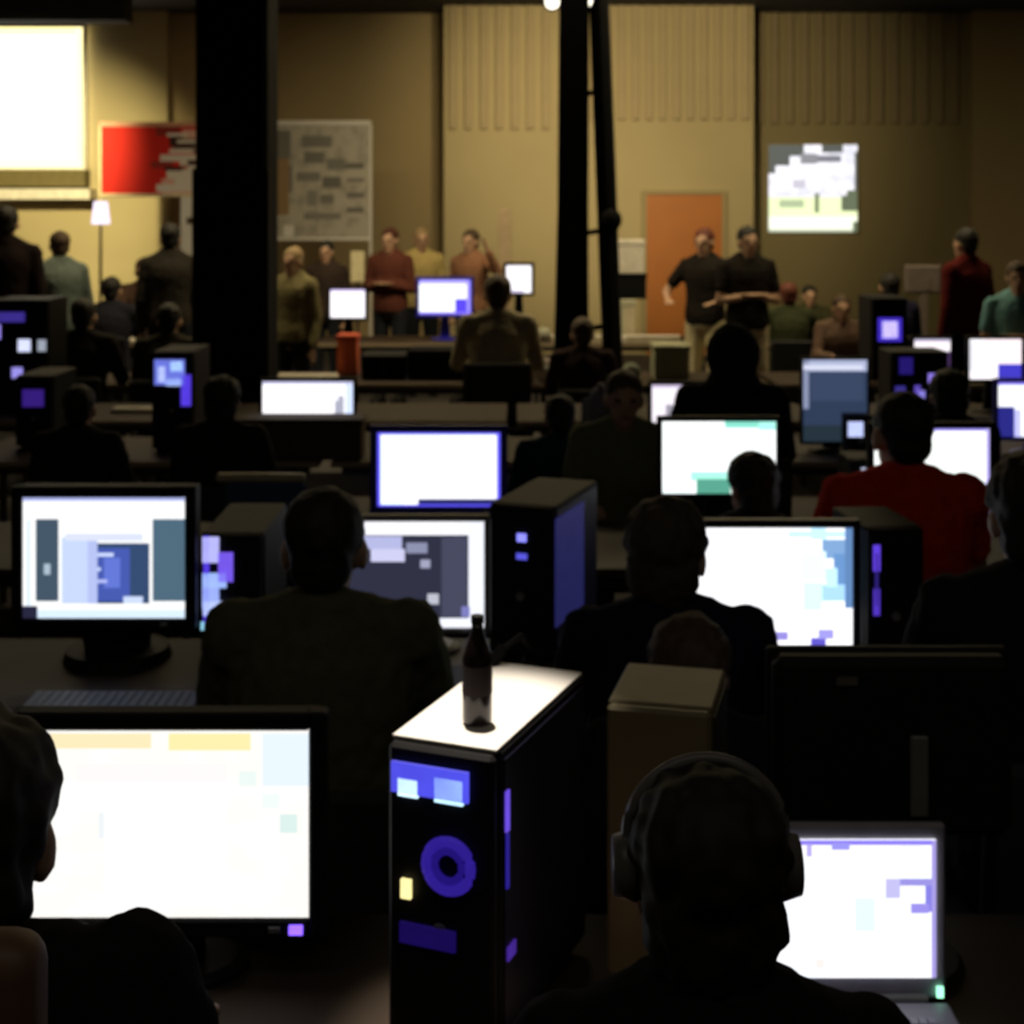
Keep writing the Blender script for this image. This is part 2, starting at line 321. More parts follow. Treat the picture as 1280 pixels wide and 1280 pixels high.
# cream board left of the pillar, floor lamp
t = thing('display_board', 'tall cream display board below the red banner', 'board', (P(239, 0, 17.6).x, 17.6, 0))
a, b = P(226, 246, 17.6), P(252, 340, 17.6)
bx('board_panel', (0, 0, (a.z+b.z)/2), (b.x-a.x, 0.03, a.z-b.z), M_WHITE, t); bx('board_print', (0.0, -0.02, P(0, 276, 17.6).z), (0.1, 0.012, 0.08), M_HBROWN, t)
bx('board_post', (0, 0.02, b.z/2), (0.06, 0.04, b.z), M_STEEL, t); bx('board_foot', (0, 0, 0.015), (0.4, 0.4, 0.03), M_STEEL, t)
t = thing('floor_lamp', 'floor lamp with a glowing pale lilac shade by the red banner', 'lamp', (P(126, 0, 17.2).x, 17.2, 0))
zz = P(0, 280, 17.2).z
MB().cyl((0, 0, 0), (0, 0, 0.03), 0.15, 0.14, 20).build('base', M_STEEL, t); MB().cyl((0, 0, 0.03), (0, 0, zz+0.1), 0.014).build('pole', M_STEEL, t)
MB().cyl((0, 0, zz), (0, 0, zz+0.27), 0.11, 0.08, 20).build('shade', glow('lamp_shade', (0.95, 0.82, 1.0), 1.6), t)

# ------------------------------------------------------------------ tables
TH = 0.735
def table(label, xc, y0, L=1.8, dp=0.76, dark=False):
    t = thing('folding_table', label, 'table', (xc, y0+dp/2, 0), 0, 'long folding tables in rows')
    m = M_TABLED if dark else M_TABLE
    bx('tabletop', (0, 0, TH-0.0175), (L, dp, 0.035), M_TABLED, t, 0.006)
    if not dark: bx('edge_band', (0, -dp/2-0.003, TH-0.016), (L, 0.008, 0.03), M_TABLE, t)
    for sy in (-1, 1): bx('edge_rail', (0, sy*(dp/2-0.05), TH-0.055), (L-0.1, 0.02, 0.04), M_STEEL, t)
    for sx in (-1, 1):
        for sy in (-1, 1): bx('leg', (sx*(L/2-0.2), sy*(dp/2-0.1), (TH-0.035)/2), (0.03, 0.03, TH-0.036), M_STEEL, t)
        bx('leg_brace', (sx*(L/2-0.2), 0, 0.22), (0.02, dp-0.22, 0.02), M_STEEL, t)
ROWS = {'A': (1.82, [-0.93, 0.93], True, 'nearest row'), 'B': (3.46, [-0.93, 0.93], True, 'second row'), 'C': (5.02, [-1.86, 0, 1.86], True, 'third row'),
        'D': (7.15, [-1.86, 0, 1.86], False, 'fourth row'), 'E': (8.50, [-2.79, -0.93, 0.93, 2.79], False, 'fifth row'),
        'F': (10.25, [-2.79, -0.93, 0.93, 2.79], False, 'sixth row'), 'G': (13.3, [-4.65, -2.79, -0.93, 0.93, 2.79, 4.65], False, 'last row')}
for k, (y0, xs, dk, nm) in ROWS.items():
    ns = {2: ['left', 'right'], 3: ['left', 'middle', 'right'], 4: ['leftmost', 'left of centre', 'right of centre', 'rightmost'],
          6: ['leftmost', 'second from left', 'third from left', 'third from right', 'second from right', 'rightmost']}[len(xs)]
    for x, n_ in zip(xs, ns):
        table('%s folding table, %s one in the %s of tables' % ('dark' if dk else 'pale', n_, nm), x, y0, dark=dk)

# ------------------------------------------------------------------ screens and computers
def monitor(label, rect, D, m, frame=0.022, kind='lcd', mf=None, yaw=0.0, led=None, z0=TH, tilt=0.0, name='monitor', group=None):
    mf = mf or M_BLACK
    a, b = P(rect[0], rect[1], D), P(rect[2], rect[3], D); w_, h_ = b.x-a.x, a.z-b.z
    cx, zc = (a.x+b.x)/2, (a.z+b.z)/2 - z0
    t = thing(name, label, 'monitor', (cx, D, z0), yaw, group or 'monitors on the tables')
    s_ = bx('screen', (0, 0.008, zc), (w_, 0.01, h_), m, t)
    fr = MB()
    for sx in (-1, 1): fr.box((sx*(w_/2+frame/2), 0.012, zc), (frame, 0.034, h_+2*frame), bev=0.004)
    for sz in (-1, 1): fr.box((0, 0.012, zc+sz*(h_/2+frame/2)), (w_+0.002, 0.034, frame), bev=0.004)
    bz = fr.build('bezel', mf, t)
    bot = zc-h_/2-frame
    if kind == 'lcd':
        bx('back_cover', (0, 0.036, zc), (w_+2*frame-0.01, 0.04, h_+2*frame-0.01), mf, t, 0.012)
        MB().loft([[Vector((sx*hw, 0.06+sy*0.012+yy, z)) for sx, sy in ((-1, -1), (1, -1), (1, 1), (-1, 1))] for hw, yy, z in ((0.05, 0.03, 0.015), (0.035, 0.02, max(0.05, bot)), (0.04, 0.0, zc))]).build('stand_neck', mf, t)
        MB().loft([[Vector((r*0.13*math.cos(i*math.pi/8), 0.06+r*0.095*math.sin(i*math.pi/8), z)) for i in range(16)] for r, z in ((1, 0), (1, 0.01), (0.85, 0.018))]).build('stand_base', mf, t)
    else:
        MB().loft([[Vector((sx*hw, y, zc+sz*hh)) for sx, sz in ((-1, -1), (1, -1), (1, 1), (-1, 1))] for hw, hh, y in
                   ((w_/2+frame-0.004, h_/2+frame-0.004, 0.025), (w_/2+frame-0.01, h_/2+frame-0.01, 0.1), (w_/2*0.72, h_/2*0.75, 0.24), (w_/2*0.5, h_/2*0.5, 0.36))]).build('tube_housing', mf, t)
        MB().cyl((0, 0.14, 0), (0, 0.14, 0.03), 0.15, 0.14, 20).cyl((0, 0.14, 0.03), (0, 0.14, max(0.06, bot+0.03)), 0.09, 0.11, 16).build('swivel_base', mf, t)
    if led:
        bx('power_light', (w_/2-0.02, -0.008, bot+frame/2), (0.022, 0.006, 0.014), glow('led', led, 2.5), bz)
    bx('power_button', (w_/2-0.055, -0.007, bot+frame/2), (0.018, 0.006, 0.008), M_GREY, bz)
    return t
def tower(label, x, ytop, D, w_, dp, m=None, yaw=0.0, leds=(), z0=TH, side=None, ztop=None, name='computer_tower', bays=2, xc=None):
    m = m or M_BLACK
    zt = ztop if ztop else P(0, ytop, D).z; h_ = zt-z0
    t = thing(name, label, 'computer', (P(x, 0, D).x, D, z0), yaw, 'computer towers on the tables')          # origin: middle of the lower front edge
    bx('case_body', (0, dp/2+0.01, h_/2+0.008), (w_, dp-0.02, h_-0.016), m, t, 0.004)
    bx('front_panel', (0, 0.006, h_/2+0.008), (w_*0.98, 0.02, h_-0.02), m, t, 0.006)
    bx('side_panel', (w_/2+0.0015, dp/2+0.01, h_/2+0.008), (0.003, dp*0.9, h_*0.9), side or m, t)
    for i in range(bays): bx('drive_bay', (0, -0.005, h_-0.05-0.043*i), (w_*0.8, 0.006, 0.038), M_GREY if i == 0 and m is not M_BLACK else M_BLACK, t, 0.002)
    for sx in (-1, 1):
        for yy in (0.05, dp-0.05): bx('foot', (sx*(w_/2-0.03), yy, 0.004), (0.03, 0.03, 0.008), M_MATTE, t)
    MB().cyl((0, -0.003, h_*0.42), (0, -0.009, h_*0.42), 0.012, 0.012, 12).build('power_button', M_GREY, t)
    for (u, v, lw, lh, c, s_, sh) in leds:
        px_, pz = (u-0.5)*w_, h_*(1-v)
        if sh == 'ring': MB().torus((px_, -0.012, pz), (0, 1, 0), lw, lh).build('fan_ring', glow('led_ring', c, s_), t)
        elif sh == 'side': bx('light_strip', (w_/2+0.004, 0.02+u*dp, pz), (0.004, lw, lh), glow('led', c, s_), t)
        else: bx('light_window' if max(lw, lh) > 0.03 else 'status_light', (px_, -0.009, pz), (lw, 0.006, lh), glow('led', c, s_), t)
    return t
def keyboard(label, x, y, rz=0.0, m=None, z0=TH, w_=0.44):
    t = thing('keyboard', label, 'keyboard', (x, y, z0), rz, 'keyboards on the tables')
    bx('keyboard_tray', (0, 0, 0.011), (w_, 0.15, 0.022), m or M_BLACK, t, 0.005)
    def keys():
        q = MB()
        for r in range(5):
            for c_ in range(18): q.box((-0.2+c_*0.0235, -0.055+r*0.0235, 0.026), (0.019, 0.019, 0.009))
        return q.mesh('keys')
    k = link('keys', cached('keys', keys), M_GREY if m is None else M_CREAM, t); k.scale = (w_/0.44, 1, 1); k['kind'] = 'stuff'
def mouse(label, x, y, m=None):
    t = thing('computer_mouse', label, 'mouse', (x, y, TH))
    link('mouse_shell', cached('mouse', lambda: MB().ell((0, 0, 0.013), (0.031, 0.055, 0.02)).mesh('mouse', True)), m or M_BLACK, t, (0, 0, 0.006))
    bx('scroll_wheel', (0, 0.028, 0.034), (0.006, 0.018, 0.008), M_GREY, t)

BL = (0.10, 0.06, 1.0); VI = (0.22, 0.10, 1.0); CY = (0.45, 0.75, 1.0)
PW = (1.0, 0.97, 1.0)
# --- nearest row
monitor('large widescreen monitor with a cream picture, nearest on the left', (20, 913, 386, 1148), 2.34,
        screen_mat('scr_cream', (1.0, 0.96, 0.91), [(0.1, 0.02, 0.46, 0.10, (0.95, 0.82, 0.5)), (0.52, 0.02, 0.8, 0.11, (0.98, 0.85, 0.42)), (0.2, 0.18, 0.72, 0.28, (1, 0.92, 0.91)), (0.84, 0.02, 1, 0.3, (0.8, 0.9, 1)),
                                               (0.28, 0.44, 0.33, 0.58, (0.84, 0.88, 0.9)), (0.9, 0.45, 0.96, 0.55, (0.7, 0.85, 0.82)), (0.76, 0.22, 0.82, 0.3, (0.82, 0.92, 0.88)), (0.30, 0.28, 0.72, 0.94, (1, 1, 1)), (0.84, 0.34, 0.9, 0.42, (0.86, 0.95, 0.92))], 1.06, (1, 1, 0.97), blob=4), 0.03, led=VI)
# laptop lower right
def laptop(label, rect, D, m):
    a, b = P(rect[0], rect[1], D), P(rect[2], rect[3], D); w_, h_ = b.x-a.x, a.z-b.z; cx = (a.x+b.x)/2; zb = b.z-TH
    t = thing('laptop', label, 'laptop', (cx, D, TH)); LW = w_+0.035
    lidm = mat('laptop_grey', (0.30, 0.29, 0.36), 0.45)
    bx('laptop_base', (0, -0.145, 0.014), (LW, 0.27, 0.028), lidm, t, 0.005)
    bx('laptop_lid', (0, 0.012, (zb+h_+0.018)/2+0.014), (LW, 0.016, zb+h_+0.0), lidm, t, 0.005)
    bx('screen', (0, 0.002, zb+h_/2), (w_, 0.006, h_), m, t)
    k = link('keys', cached('keys', None), mat('keys_violet_grey', (0.34, 0.33, 0.42), 0.5), t, (0, -0.105, 0.002)); k.scale = (0.57, 0.9, 1); k['kind'] = 'stuff'
    bx('touchpad', (0, -0.225, 0.0285), (0.07, 0.05, 0.002), M_GREY, t)
    MB().cyl((-LW*0.4, 0, 0.026), (LW*0.4, 0, 0.026), 0.008).build('hinge', M_GREY, t)
    bx('status_light', (w_/2+0.006, -0.001, zb-0.022), (0.010, 0.006, 0.016), glow('led_green', (0.35, 1, 0.6), 2.0), t)
    return t
keyboard('black keyboard in front of the large cream screen', -0.62, 2.0)
laptop('open laptop with a glaring white screen, lower right', (945, 1050, 1170, 1222), 2.25,
       screen_mat('scr_laptop', (1.0, 0.98, 1.0), [(0, 0, 1, 0.035, (0.25, 0.2, 0.8)), (0.28, 0.03, 0.31, 0.12, (0.45, 0.4, 0.8)), (0.42, 0.02, 0.52, 0.07, (0.3, 0.28, 0.8)), (0.74, 0.28, 1, 0.33, (0.3, 0.27, 0.7)), (0.72, 0.28, 0.80, 0.42, (0.5, 0.48, 0.8)),
                  (0.94, 0.33, 1, 0.52, (0.22, 0.2, 0.7)), (0.86, 0.46, 0.96, 0.53, (0.3, 0.26, 0.75)), (0.55, 0.42, 0.66, 0.66, (0.72, 0.85, 0.92)), (0.33, 0.86, 0.38, 0.93, (0.85, 0.78, 0.75)), (0.975, 0, 1, 1, (0.35, 0.3, 0.7)), (0.8, 0.04, 0.92, 0.13, (0.85, 0.85, 1))], 1.2, (0.9, 0.95, 1)))
# tower with blue lights and a white sheet on top
yawT = math.radians(-22); D3 = 2.13
tw = tower('black computer tower with blue lit window and glowing fan ring', 551, 935, D3, 0.175, 0.40, M_BLACK, yawT, [
    (0.42, 0.105, 0.125, 0.045, (0.10, 0.10, 1.0), 1.0, 'bar'), (0.22, 0.135, 0.032, 0.026, (0.6, 0.85, 1.0), 1.8, 'bar2'), (0.60, 0.125, 0.045, 0.036, (0.5, 0.8, 1.0), 1.8, 'bar2'),
    (0.60, 0.36, 0.036, 0.008, (0.07, 0.03, 0.7), 0.45, 'ring'), (0.60, 0.36, 0.022, 0.006, (0.05, 0.02, 0.6), 0.35, 'ring'), (0.20, 0.46, 0.016, 0.028, (1.0, 0.85, 0.35), 1.6, 'bar'),
    (0.40, 0.60, 0.09, 0.03, (0.03, 0.01, 0.30), 0.3, 'bar'), (0.04, 0.20, 0.012, 0.06, (0.20, 0.1, 1.0), 0.9, 'side'), (0.04, 0.36, 0.008, 0.08, (0.05, 0.03, 0.6), 0.5, 'side'), (0.08, 0.66, 0.03, 0.02, (0.12, 0.04, 0.6), 0.5, 'side')], bays=0, side=mat('navy_panel', (0.010, 0.010, 0.035), 0.4))
topz = P(0, 935, D3).z
def on_tower(lx, ly):
    return Vector((tw.location.x + lx*math.cos(yawT) - ly*math.sin(yawT), D3 + lx*math.sin(yawT) + ly*math.cos(yawT), topz))
q = on_tower(0.0, 0.2); sh = bx('paper_sheet', (q.x, q.y, topz+0.003), (0.17, 0.38, 0.004), M_WHITE, None, 0, (0, 0, yawT)); tag(sh, 'white sheet brightly lit on top of the blue lit tower', 'paper')
def bottle(label, loc, h_, r, m, mc):
    t = thing('bottle', label, 'bottle', loc)
    MB().loft([[Vector((k*r*math.cos(i*math.pi/8), k*r*math.sin(i*math.pi/8), z*h_)) for i in range(16)] for k, z in ((0.9, 0), (1, 0.03), (1, 0.6), (0.85, 0.7), (0.4, 0.86), (0.36, 0.93))]).build('bottle_body', m, t, True)
    MB().cyl((0, 0, 0.93*h_), (0, 0, h_), r*0.42, r*0.42, 12).build('bottle_cap', mc, t)
    MB().cyl((0, 0, 0.28*h_), (0, 0, 0.55*h_), r*1.02, r*1.02, 16).build('bottle_label', mat('dark_label', (0.02, 0.008, 0.01), 0.7), t)
q = on_tower(0.01, 0.10); bottle('dark bottle standing on the white sheet', (q.x+0.005, q.y, topz+0.006), 0.165, 0.023, mat('dark_glass', (0.012, 0.008, 0.008), 0.2), M_BLACK)
t = thing('desk_microphone', 'black gooseneck microphone behind the white sheet', 'microphone', (0.06, 2.55, TH))
MB().cyl((0, 0, 0), (0, 0, 0.02), 0.05, 0.045, 16).build('microphone_base', M_BLACK, t)
MB().tube([(0, 0, 0.02), (0.0, 0.0, 0.30), (-0.01, 0.0, 0.46), (-0.045, -0.02, 0.51), (-0.08, -0.04, 0.49)], 0.006).build('gooseneck', M_BLACK, t)
MB().cap((-0.08, -0.04, 0.49), (-0.10, -0.055, 0.46), 0.012, 0.011).build('microphone_head', M_MATTE, t)
# second, duller tower beside it
tower('dark tower with a dull olive top beside the headphone wearer', 823, 885, 2.32, 0.172, 0.22, mat('olive_case', (0.20, 0.17, 0.09), 0.5), math.radians(-14), bays=0, side=mat('brown_panel', (0.05, 0.035, 0.028), 0.5))
# monitor seen from behind, right
def monitor_back(label, rect, D, mf=None, logo=True):
    mf = mf or M_BLACK
    a, b = P(rect[0], rect[1], D), P(rect[2], rect[3], D); w_, h_ = b.x-a.x, a.z-b.z; cx = (a.x+b.x)/2; zc = (a.z+b.z)/2-TH
    t = thing('monitor', label, 'monitor', (cx, D, TH), 0, 'monitors on the tables')
    bx('back_cover', (0, 0, zc), (w_, 0.05, h_), mf, t, 0.015)
    bx('bezel', (0, 0.03, zc), (w_+0.01, 0.02, h_+0.01), mf, t, 0.005)
    bx('screen', (0, 0.042, zc), (w_-0.04, 0.006, h_-0.04), glow('screen_far_side', (0.35, 0.4, 0.55), 0.25), t)
    if logo: bx('badge', (-w_*0.2, -0.027, zc+h_*0.38), (0.035, 0.004, 0.014), M_SILVER, t)
    bx('stand_neck', (0, 0.0, (zc-h_/2)/2+0.03), (0.07, 0.03, zc-h_/2+0.05), mf, t)
    bx('cable_cover', (0.04, -0.028, zc-h_*0.15), (0.03, 0.01, h_*0.45), M_GREY if logo else mf, t, 0.003)
    MB().cyl((0, 0, 0), (0, 0, 0.014), 0.12, 0.11, 20).build('stand_base', mf, t)
monitor_back('black monitor seen from behind, right of the headphone wearer', (965, 818, 1262, 1040), 2.42)
# --- second row
S1 = (0.055, 0.09, 0.13); S2 = (0.20, 0.28, 0.62)
monitor('square tube monitor showing a window with grey side panels', (28, 622, 231, 773), 3.9,
        screen_mat('scr_window', (1, 1, 1), [(0.08, 0.18, 0.22, 0.86, S1), (0.80, 0.18, 1.0, 0.86, (0.075, 0.14, 0.20)), (0.24, 0.33, 0.40, 0.88, (0.55, 0.66, 0.95)), (0.40, 0.38, 0.78, 0.88, (0.035, 0.07, 0.16)), (0.46, 0.42, 0.66, 0.86, (0.06, 0.10, 0.42)), (0.50, 0.5, 0.6, 0.75, (0.12, 0.18, 0.65)),
             (0.40, 0.46, 0.56, 0.49, (0.6, 0.7, 1)), (0.40, 0.58, 0.48, 0.61, (0.6, 0.7, 1)), (0.4, 0.68, 0.52, 0.71, (0.45, 0.5, 0.9)), (0.40, 0.36, 0.46, 0.88, (0.45, 0.52, 0.85)), (0.62, 0.82, 0.74, 0.88, (0.6, 0.7, 0.95)), (0.13, 0.55, 0.17, 0.64, (0.4, 0.5, 0.6)), (0.26, 0.3, 0.74, 0.36, (0.7, 0.75, 0.9)), (0.0, 0.0, 1.0, 0.03, (0.4, 0.45, 0.8)), (0.02, 0.18, 0.05, 0.9, (0.75, 0.85, 1)), (0, 0.9, 0.09, 1, (0.02, 0.02, 0.05)), (0.09, 0.93, 1, 1, (0.7, 0.85, 1))], 1.1), 0.03, 'crt')
keyboard('black keyboard below the square tube monitor', P(140, 0, 3.6).x, 3.62)
tower('tower with a squiggle of violet lights left of the olive shirt', 289, 668, 3.95, 0.17, 0.42, M_BLACK, 0, [
    (0.18, 0.11, 0.045, 0.07, (0.5, 0.5, 1.0), 1.2, 'bar'), (0.42, 0.24, 0.04, 0.08, (0.22, 0.12, 1.0), 1.0, 'bar'), (0.24, 0.34, 0.065, 0.04, (0.35, 0.5, 1.0), 1.2, 'bar'), (0.18, 0.43, 0.045, 0.09, (0.35, 0.45, 1.0), 1.2, 'bar'),
    (0.28, 0.55, 0.075, 0.04, (0.5, 0.6, 1.0), 1.3, 'bar'), (0.11, 0.35, 0.015, 0.25, (0.12, 0.06, 1.0), 0.9, 'bar'), (0.14, 0.68, 0.04, 0.022, (0.35, 0.8, 1.0), 1.0, 'bar')], bays=0)
monitor('square monitor half hidden by the olive shirted person', (428, 652, 605, 785), 4.06,
        screen_mat('scr_grey', (0.028, 0.03, 0.055), [(0, 0, 1, 0.13, (0.95, 0.95, 1)), (0.89, 0, 1, 1, (0.9, 0.92, 1)), (0, 0.91, 1, 1, (0.9, 0.92, 1)), (0.7, 0.15, 0.88, 0.9, (0.06, 0.065, 0.11)), (0.12, 0.14, 0.42, 0.26, (0.45, 0.47, 0.75)), (0.2, 0.26, 0.44, 0.38, (0.6, 0.6, 0.85)), (0.45, 0.2, 0.6, 0.3, (0.25, 0.27, 0.4)), (0.55, 0.36, 0.62, 0.44, (0.35, 0.36, 0.5)), (0.6, 0.68, 0.68, 0.78, (0.5, 0.52, 0.6)), (0.84, 0.8, 0.9, 0.9, (0.2, 0.2, 0.5))], 1.1), 0.018, mf=M_GREY)
tower('black tower with two small blue lights in the second row', 651, 632, 4.0, 0.19, 0.42, M_BLACK, math.radians(-20), [
    (0.28, 0.42, 0.26, 0.30, (0.06, 0.06, 0.34), 0.28, 'side'),  # blue reflection on the side panel, painted as a faint glow
    (0.53, 0.20, 0.026, 0.022, (0.25, 0.25, 1.0), 1.6, 'bar'), (0.53, 0.32, 0.030, 0.016, (0.12, 0.12, 0.9), 1.0, 'bar')], bays=0, side=mat('violet_reflection_panel', (0.07, 0.07, 0.22), 0.4))
monitor('widescreen monitor with an overexposed icy picture, second row right', (829, 660, 1066, 808), 3.9,
        screen_mat('scr_icy', (0.97, 0.97, 1.0), [(0.66, 0.03, 1, 0.08, (0.5, 0.75, 1)), (0.78, 0.0, 0.86, 0.1, (0.5, 0.8, 1)), (0.84, 0.1, 0.96, 0.26, (0.18, 0.32, 0.55)), (0.9, 0.22, 1, 0.5, (0.12, 0.25, 0.5)), (0.72, 0.2, 0.86, 0.45, (0.7, 0.92, 1)), (0.8, 0.48, 0.98, 0.62, (0.35, 0.6, 0.9)), (0.74, 0.46, 0.84, 0.7, (0.6, 0.9, 1)),
              (0.86, 0.34, 0.92, 0.5, (0.5, 0.8, 1)), (0.96, 0.0, 1, 0.68, (0.10, 0.2, 0.4)), (0.52, 0.88, 0.66, 0.95, (0.25, 0.22, 0.6)), (0.78, 0.93, 0.86, 1, (0.1, 0.08, 0.5)), (0.82, 0.86, 0.9, 0.94, (0.3, 0.28, 0.7))], 1.4), 0.022, mf=mat('blue_black', (0.012, 0.014, 0.03), 0.4))
tower('black tower with two violet light strips right of the icy screen', 1119, 660, 3.85, 0.16, 0.28, M_BLACK, math.radians(6), [
    (0.16, 0.19, 0.018, 0.07, (0.16, 0.07, 1.0), 0.9, 'bar'), (0.16, 0.48, 0.016, 0.07, (0.14, 0.06, 0.9), 0.7, 'bar'), (0.16, 0.33, 0.008, 0.14, (0.07, 0.04, 0.5), 0.4, 'bar')], bays=2)
keyboard('black keyboard in front of the icy widescreen', P(960, 0, 3.6).x, 3.60)
mouse('black mouse beside the keyboard of the icy widescreen', P(960, 0, 3.6).x+0.3, 3.62)
# --- third row
monitor('widescreen monitor with painted blue halo showing a pale page', (472, 541, 625, 633), 5.4,
        screen_mat('scr_pale', (0.97, 0.98, 1.0), [(0, 0.1, 0.2, 1, (0.82, 0.95, 0.98)), (0.03, 0.65, 0.12, 0.95, (0.9, 0.97, 0.85)), (0.08, 0.05, 0.5, 0.35, (0.85, 0.96, 1)), (0, 0, 1, 0.04, (0.55, 0.6, 0.95)), (0.97, 0, 1, 1, (0.4, 0.4, 0.9)), (0.0, 0.0, 0.025, 1, (0.5, 0.5, 0.95)), (0.33, 0.9, 1, 1, (0.02, 0.02, 0.12))], 1.4, edge=(0.022, (0.10, 0.08, 0.9))), 0.028, mf=mat('blue_halo_bezel', (0.02, 0.02, 0.42), 0.4))  # the screen's blue halo is painted into picture edge and bezel
monitor('widescreen monitor glowing white and mint green, third row', (828, 527, 970, 617), 5.4,
        screen_mat('scr_mint', (0.95, 1.0, 0.99), [(0.55, 0, 0.85, 0.09, (0.2, 0.62, 0.5)), (0.85, 0, 1, 0.12, (0.35, 0.8, 0.7)), (0.25, 0.70, 0.62, 0.82, (0.35, 0.8, 0.65)), (0.3, 0.8, 0.6, 1, (0.08, 0.3, 0.22)), (0, 0.88, 0.25, 1, (0.85, 0.95, 0.95))], 1.4), 0.02)
monitor('square monitor with a white page behind the red shirted person', (1093, 536, 1237, 643), 5.2,
        screen_mat('scr_white', (0.97, 0.99, 0.98), [(0, 0, 0.42, 0.13, (0.25, 0.4, 0.85)), (0, 0.55, 0.45, 1, (1, 0.88, 0.95)), (0.85, 0.88, 1, 1, (0.2, 0.15, 0.5)), (0, 0, 1, 0.03, (0.3, 0.25, 0.8)), (0.97, 0, 1, 1, (0.45, 0.4, 0.85))], 1.4, (0.94, 1, 0.93)), 0.024)
keyboard('dark keyboard before the blue haloed monitor', P(548, 0, 5.2).x, 5.17)
# --- fourth row
monitor('widescreen monitor with a white page in the fourth row', (328, 477, 441, 548), 7.45,
        screen_mat('scr_doc', (1.0, 0.97, 1.0), [(0.80, 0.25, 0.9, 0.66, (0.35, 0.36, 0.45)), (0.72, 0.22, 0.84, 0.34, (0.85, 0.85, 0.9)), (0.92, 0.05, 1, 1, (0.6, 0.7, 0.95)), (0, 0, 1, 0.05, (0.5, 0.5, 0.7)), (0, 0.68, 0.7, 0.76, (0.9, 0.8, 0.7))], 1.3), 0.02)
monitor('upright monitor with a dim slate blue picture and white top bar', (1004, 450, 1084, 552), 7.4,
        screen_mat('scr_slate', (0.032, 0.05, 0.10), [(0, 0, 1, 0.14, (0.45, 0.5, 0.72)), (0, 0, 0.09, 0.6, (0.28, 0.32, 0.48)), (0, 0.06, 0.94, 0.12, (0.75, 0.78, 0.95)), (0.12, 0.16, 0.95, 0.5, (0.045, 0.068, 0.135)), (0, 0.8, 1, 1, (0.02, 0.035, 0.05))], 1.0), 0.014)
monitor('pinkish white square monitor partly behind the mint screen', (815, 481, 902, 552), 7.45,
        screen_mat('scr_pink', (0.98, 0.92, 1.0), [(0.2, 0.35, 0.33, 0.8, (0.35, 0.33, 0.4)), (0.36, 0.12, 0.42, 0.9, (0.7, 0.62, 0.78)), (0.42, 0.12, 0.6, 0.35, (0.8, 0.72, 0.82)), (0.45, 0.4, 0.6, 0.6, (0.6, 0.7, 0.85)), (0, 0, 1, 0.05, (0.6, 0.5, 0.7))], 1.1), 0.02)
monitor('widescreen with painted blue halo at the right edge of the picture', (1248, 478, 1350, 546), 7.3,
        screen_mat('scr_blueedge', (0.95, 0.98, 1.0), [(0, 0.45, 0.2, 1, (0.02, 0.02, 0.2)), (0, 0, 1, 0.05, (0.2, 0.15, 0.8)), (0.2, 0.5, 0.28, 1, (0.5, 0.5, 0.95))], 1.3), 0.02, mf=mat('blue_halo_bezel', (0.02, 0.02, 0.42), 0.4))
tower('tower with a glowing blue window in the fourth row left', 215, 440, 7.4, 0.21, 0.42, M_BLACK, 0, [
    (0.45, 0.20, 0.155, 0.13, (0.20, 0.25, 1.0), 0.9, 'bar'), (0.26, 0.22, 0.035, 0.08, (0.6, 0.7, 1.0), 1.3, 'bar'), (0.62, 0.14, 0.06, 0.05, (0.45, 0.7, 1.0), 1.4, 'bar'), (0.55, 0.30, 0.08, 0.035, (0.4, 0.55, 1.0), 1.2, 'bar'), (0.85, 0.38, 0.05, 0.16, (0.12, 0.06, 1.0), 0.9, 'bar')], bays=0)
tower('dark tower with a faint violet light at the far left', 42, 470, 7.5, 0.19, 0.42, M_BLACK, 0, [(0.5, 0.30, 0.11, 0.09, (0.09, 0.03, 0.5), 0.45, 'bar')], bays=0)
laptop_s = None
keyboard('pale keyboard behind the blue window tower on the fifth row', P(178, 0, 8.85).x, 8.85, 0, M_CREAM, w_=0.36)
tower('small computer with a white blue light below the slate monitor', 1076, 520, 7.2, 0.14, 0.12, M_BLACK, 0, [(0.3, 0.30, 0.075, 0.075, (0.55, 0.62, 1.0), 1.3, 'bar')], bays=0)
tower('small black computer with a white light left of the red shirt', 1083, 575, 5.3, 0.12, 0.2, M_BLACK, 0, [(0.5, 0.16, 0.04, 0.05, (0.7, 0.75, 1.0), 1.3, 'bar')], bays=0)
t = thing('paper_cup', 'white paper cup on the fourth row table edge', 'cup', (P(240, 0, 7.3).x, 7.3, TH))
MB().cyl((0, 0, 0), (0, 0, 0.09), 0.028, 0.038, 16).build('cup_body', M_WHITE, t); MB().torus((0, 0, 0.09), (0, 0, 1), 0.038, 0.003).build('cup_rim', M_WHITE, t)
